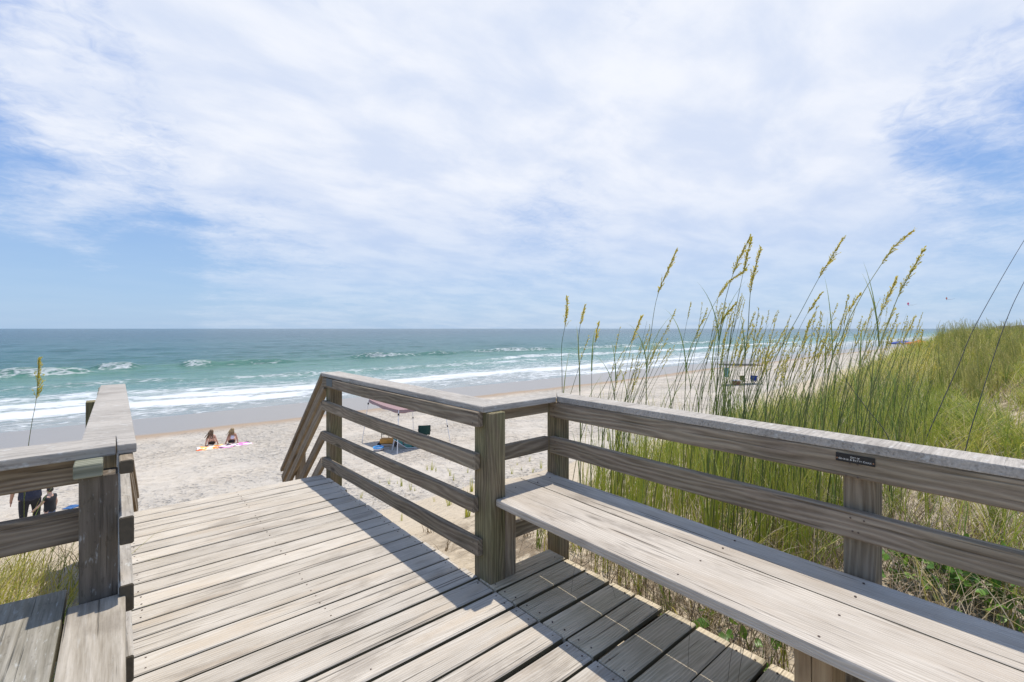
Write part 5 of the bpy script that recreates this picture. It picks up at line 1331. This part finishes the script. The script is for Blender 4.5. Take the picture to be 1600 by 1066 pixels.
camp_chair(T(1.1, -.7, 0), -TH+2.6, M_BLUEC, 'blue camp chair under the flat sun shade behind the sea oats')
camp_chair(T(0.1, -.8, 0), -TH+3.3, plain('olive_canvas', (0.16, 0.15, 0.05), 0.8), 'olive camp chair under the flat sun shade, left of the blue one')
V, F = boxvf(-1.0, -.3, -.9, -.5, .02, .42); me = mesh('cooler', [T(*v) for v in V], F, plain('brown_cooler', (0.25, 0.12, 0.06), 0.6)); co = put('cooler_box', None, None); bpy.data.objects.remove(co)
o = empty('cooler_box', T(-.65, -.7, 0), 'brown cooler box on the sand under the flat sun shade', 'cooler'); put('body', me, o)
V, F = boxvf(-1.03, -.27, -.93, -.47, .421, .49); put('lid', mesh('lid', [T(*v) for v in V], F, M_WHITEP), o)

# more shades and umbrellas far down the beach
def far_tent(u, Y, w_, h_, mat, label, valm=None):
    p = beach_spot(u, Y); c = []
    for sx, sy in ((-1, -1), (1, -1), (1, 1), (-1, 1)):
        x, y_ = p.x+sx*w_/2*CT-sy*w_/2*-ST*0, p.y-sx*w_/2*ST+sy*w_/2; c.append(Vector((x, y_, gz(x, y_))))
    return canopy_tent(c, h_, h_*0.8, 0.0, mat, M_WHITEP, label, valance=0.35, rise=h_*0.28)
M_ORANGE = plain('orange_canvas', (0.70, 0.16, 0.035), 0.8, 0.1, 2)
far_tent(1437, 112, 3.2, 2.7, M_ORANGE, 'bright orange canopy tent down the beach, just left of the dune grass')
far_tent(1411, 128, 3.6, 2.6, M_BLUEC, 'navy blue canopy tent left of the orange one')
far_tent(1497, 215, 7.0, 4.2, plain('brick_canvas', (0.36, 0.10, 0.05), 0.8), 'brick-red canopy tent far down the beach beyond the orange one')
def umbrella(u, Y, mat, label, s=1.0, group=None):
    p = beach_spot(u, Y)
    o = empty('beach_umbrella', p, label, 'beach umbrella', group)
    rod('pole', o, p, p+Vector((0, 0, 2.3*s)), 0.03*s, M_WHITEP)
    lathe('canopy', o, [(0.02, 2.45*s), (0.5*s, 2.33*s), (1.0*s, 2.08*s), (1.35*s, 1.75*s), (1.32*s, 1.74*s), (0.98*s, 2.04*s), (0.45*s, 2.29*s), (0.02, 2.39*s)], p, mat, 10)
    return o
M_TEALB = plain('bright_teal_canvas', (0.06, 0.42, 0.42), 0.8); M_PINKW = plain('pale_pink_canvas', (0.70, 0.50, 0.46), 0.8); M_SKYB = plain('sky_blue_canvas', (0.05, 0.25, 0.60), 0.8)
umbrella(1533, 190, M_TEALB, 'teal beach umbrella far down the beach, leftmost of the far cluster', 1.6)
umbrella(1541, 205, M_SKYB, 'blue beach umbrella in the far cluster, beside the teal one', 1.6)
umbrella(1549, 215, M_PINKW, 'pale pink beach umbrella in the middle of the far cluster', 1.8)
umbrella(1557, 205, M_TEALB, 'teal beach umbrella at the right end of the far cluster', 1.9)
umbrella(1545, 185, plain('red_canvas', (0.5, 0.05, 0.05), 0.8), 'red beach umbrella low in the far cluster', 1.1)
standing('person in lime yellow standing left of the orange canopy tent', beach_spot(1423.5, 108), 1.0, 1.7, None, plain('lime_cloth', (0.55, 0.70, 0.03)), M_BLACK, M_SKIN, M_HAIRD, 1.3, short=True)
camp_chair(beach_spot(1397, 100), 0.4, M_NAVY, 'navy beach chair alone on the sand left of the far tents', 1.3)
# kites
def kite(u, v, Y, col, label, s):
    p = at(u, v, Y); o = empty('kite', p, label, 'kite')
    q_ = Vector((CT, -ST, 0)); up_ = Vector((0, 0, 1)); f = Vector((ST, CT, 0))
    V = [p+up_*.8*s, p+q_*.55*s+up_*.1*s, p-up_*.8*s, p-q_*.55*s+up_*.1*s, p+f*.15*s]
    put('sail', mesh('sail', V, [(0, 1, 4), (1, 2, 4), (2, 3, 4), (3, 0, 4)], plain('kite_cloth', col, 0.6)), o)
    c = [p-up_*.8*s+q_*(i*.75*s)+up_*(0.12*i*s+.1*math.sin(i*1.4)*s) for i in range(7)]
    V, F = tube(c, [.10*s]+[.07*s*(1-i/7) for i in range(6)], 4); put('tail', mesh('tail', V, F, M_GREYP), o)
kite(1419, 475, 90, (0.75, 0.10, 0.25), 'small pink kite low over the dune grass', 0.42)
kite(1479, 466.5, 110, (0.65, 0.25, 0.18), 'small pale red kite with a long grey tail, right of the pink one', 0.45)
# houses on the far shore
q = random.Random(81)
HL = ['grey beach house at the far right end of the shore', 'pale beach house second from the right on the far shore', 'low brown roof among the far houses, third from the right', 'tall pale house fourth from the right on the far shore', 'long low building fifth from the right on the far shore', 'faint bluish house farthest left on the far shore']
for i in range(6):
    u = 1598-i*8.5; Y = 620+60*i
    p = at(u, 513, Y); zg = gz(p.x, p.y); wd_ = q.uniform(9, 14); h_ = (1.4-zg)+q.uniform(0.5, 3.5)-i*0.35
    o = empty('beach_house', (p.x, p.y, zg), HL[i], 'house')
    V, F = boxvf(p.x-wd_/2, p.x+wd_/2, p.y-5, p.y+5, zg-0.5, zg+h_); put('wall', mesh('wall', V, F, plain('far_wall', [(0.35, 0.34, 0.34), (0.5, 0.48, 0.45), (0.3, 0.25, 0.2)][i % 3], 0.9)), o)
    a, b_ = p.x-wd_/2-.5, p.x+wd_/2+.5; c, d = p.y-5.6, p.y+5.6; z = zg+h_+.01
    V = [(a, c, z), (b_, c, z), (b_, d, z), (a, d, z), ((a+b_)/2, c, z+2.8), ((a+b_)/2, d, z+2.8)]
    put('roof', mesh('roof', V, [(0, 1, 4), (3, 5, 2), (0, 4, 5, 3), (1, 2, 5, 4), (0, 3, 2, 1)], plain('far_roof', (0.13, 0.12, 0.13), 0.9)), o)
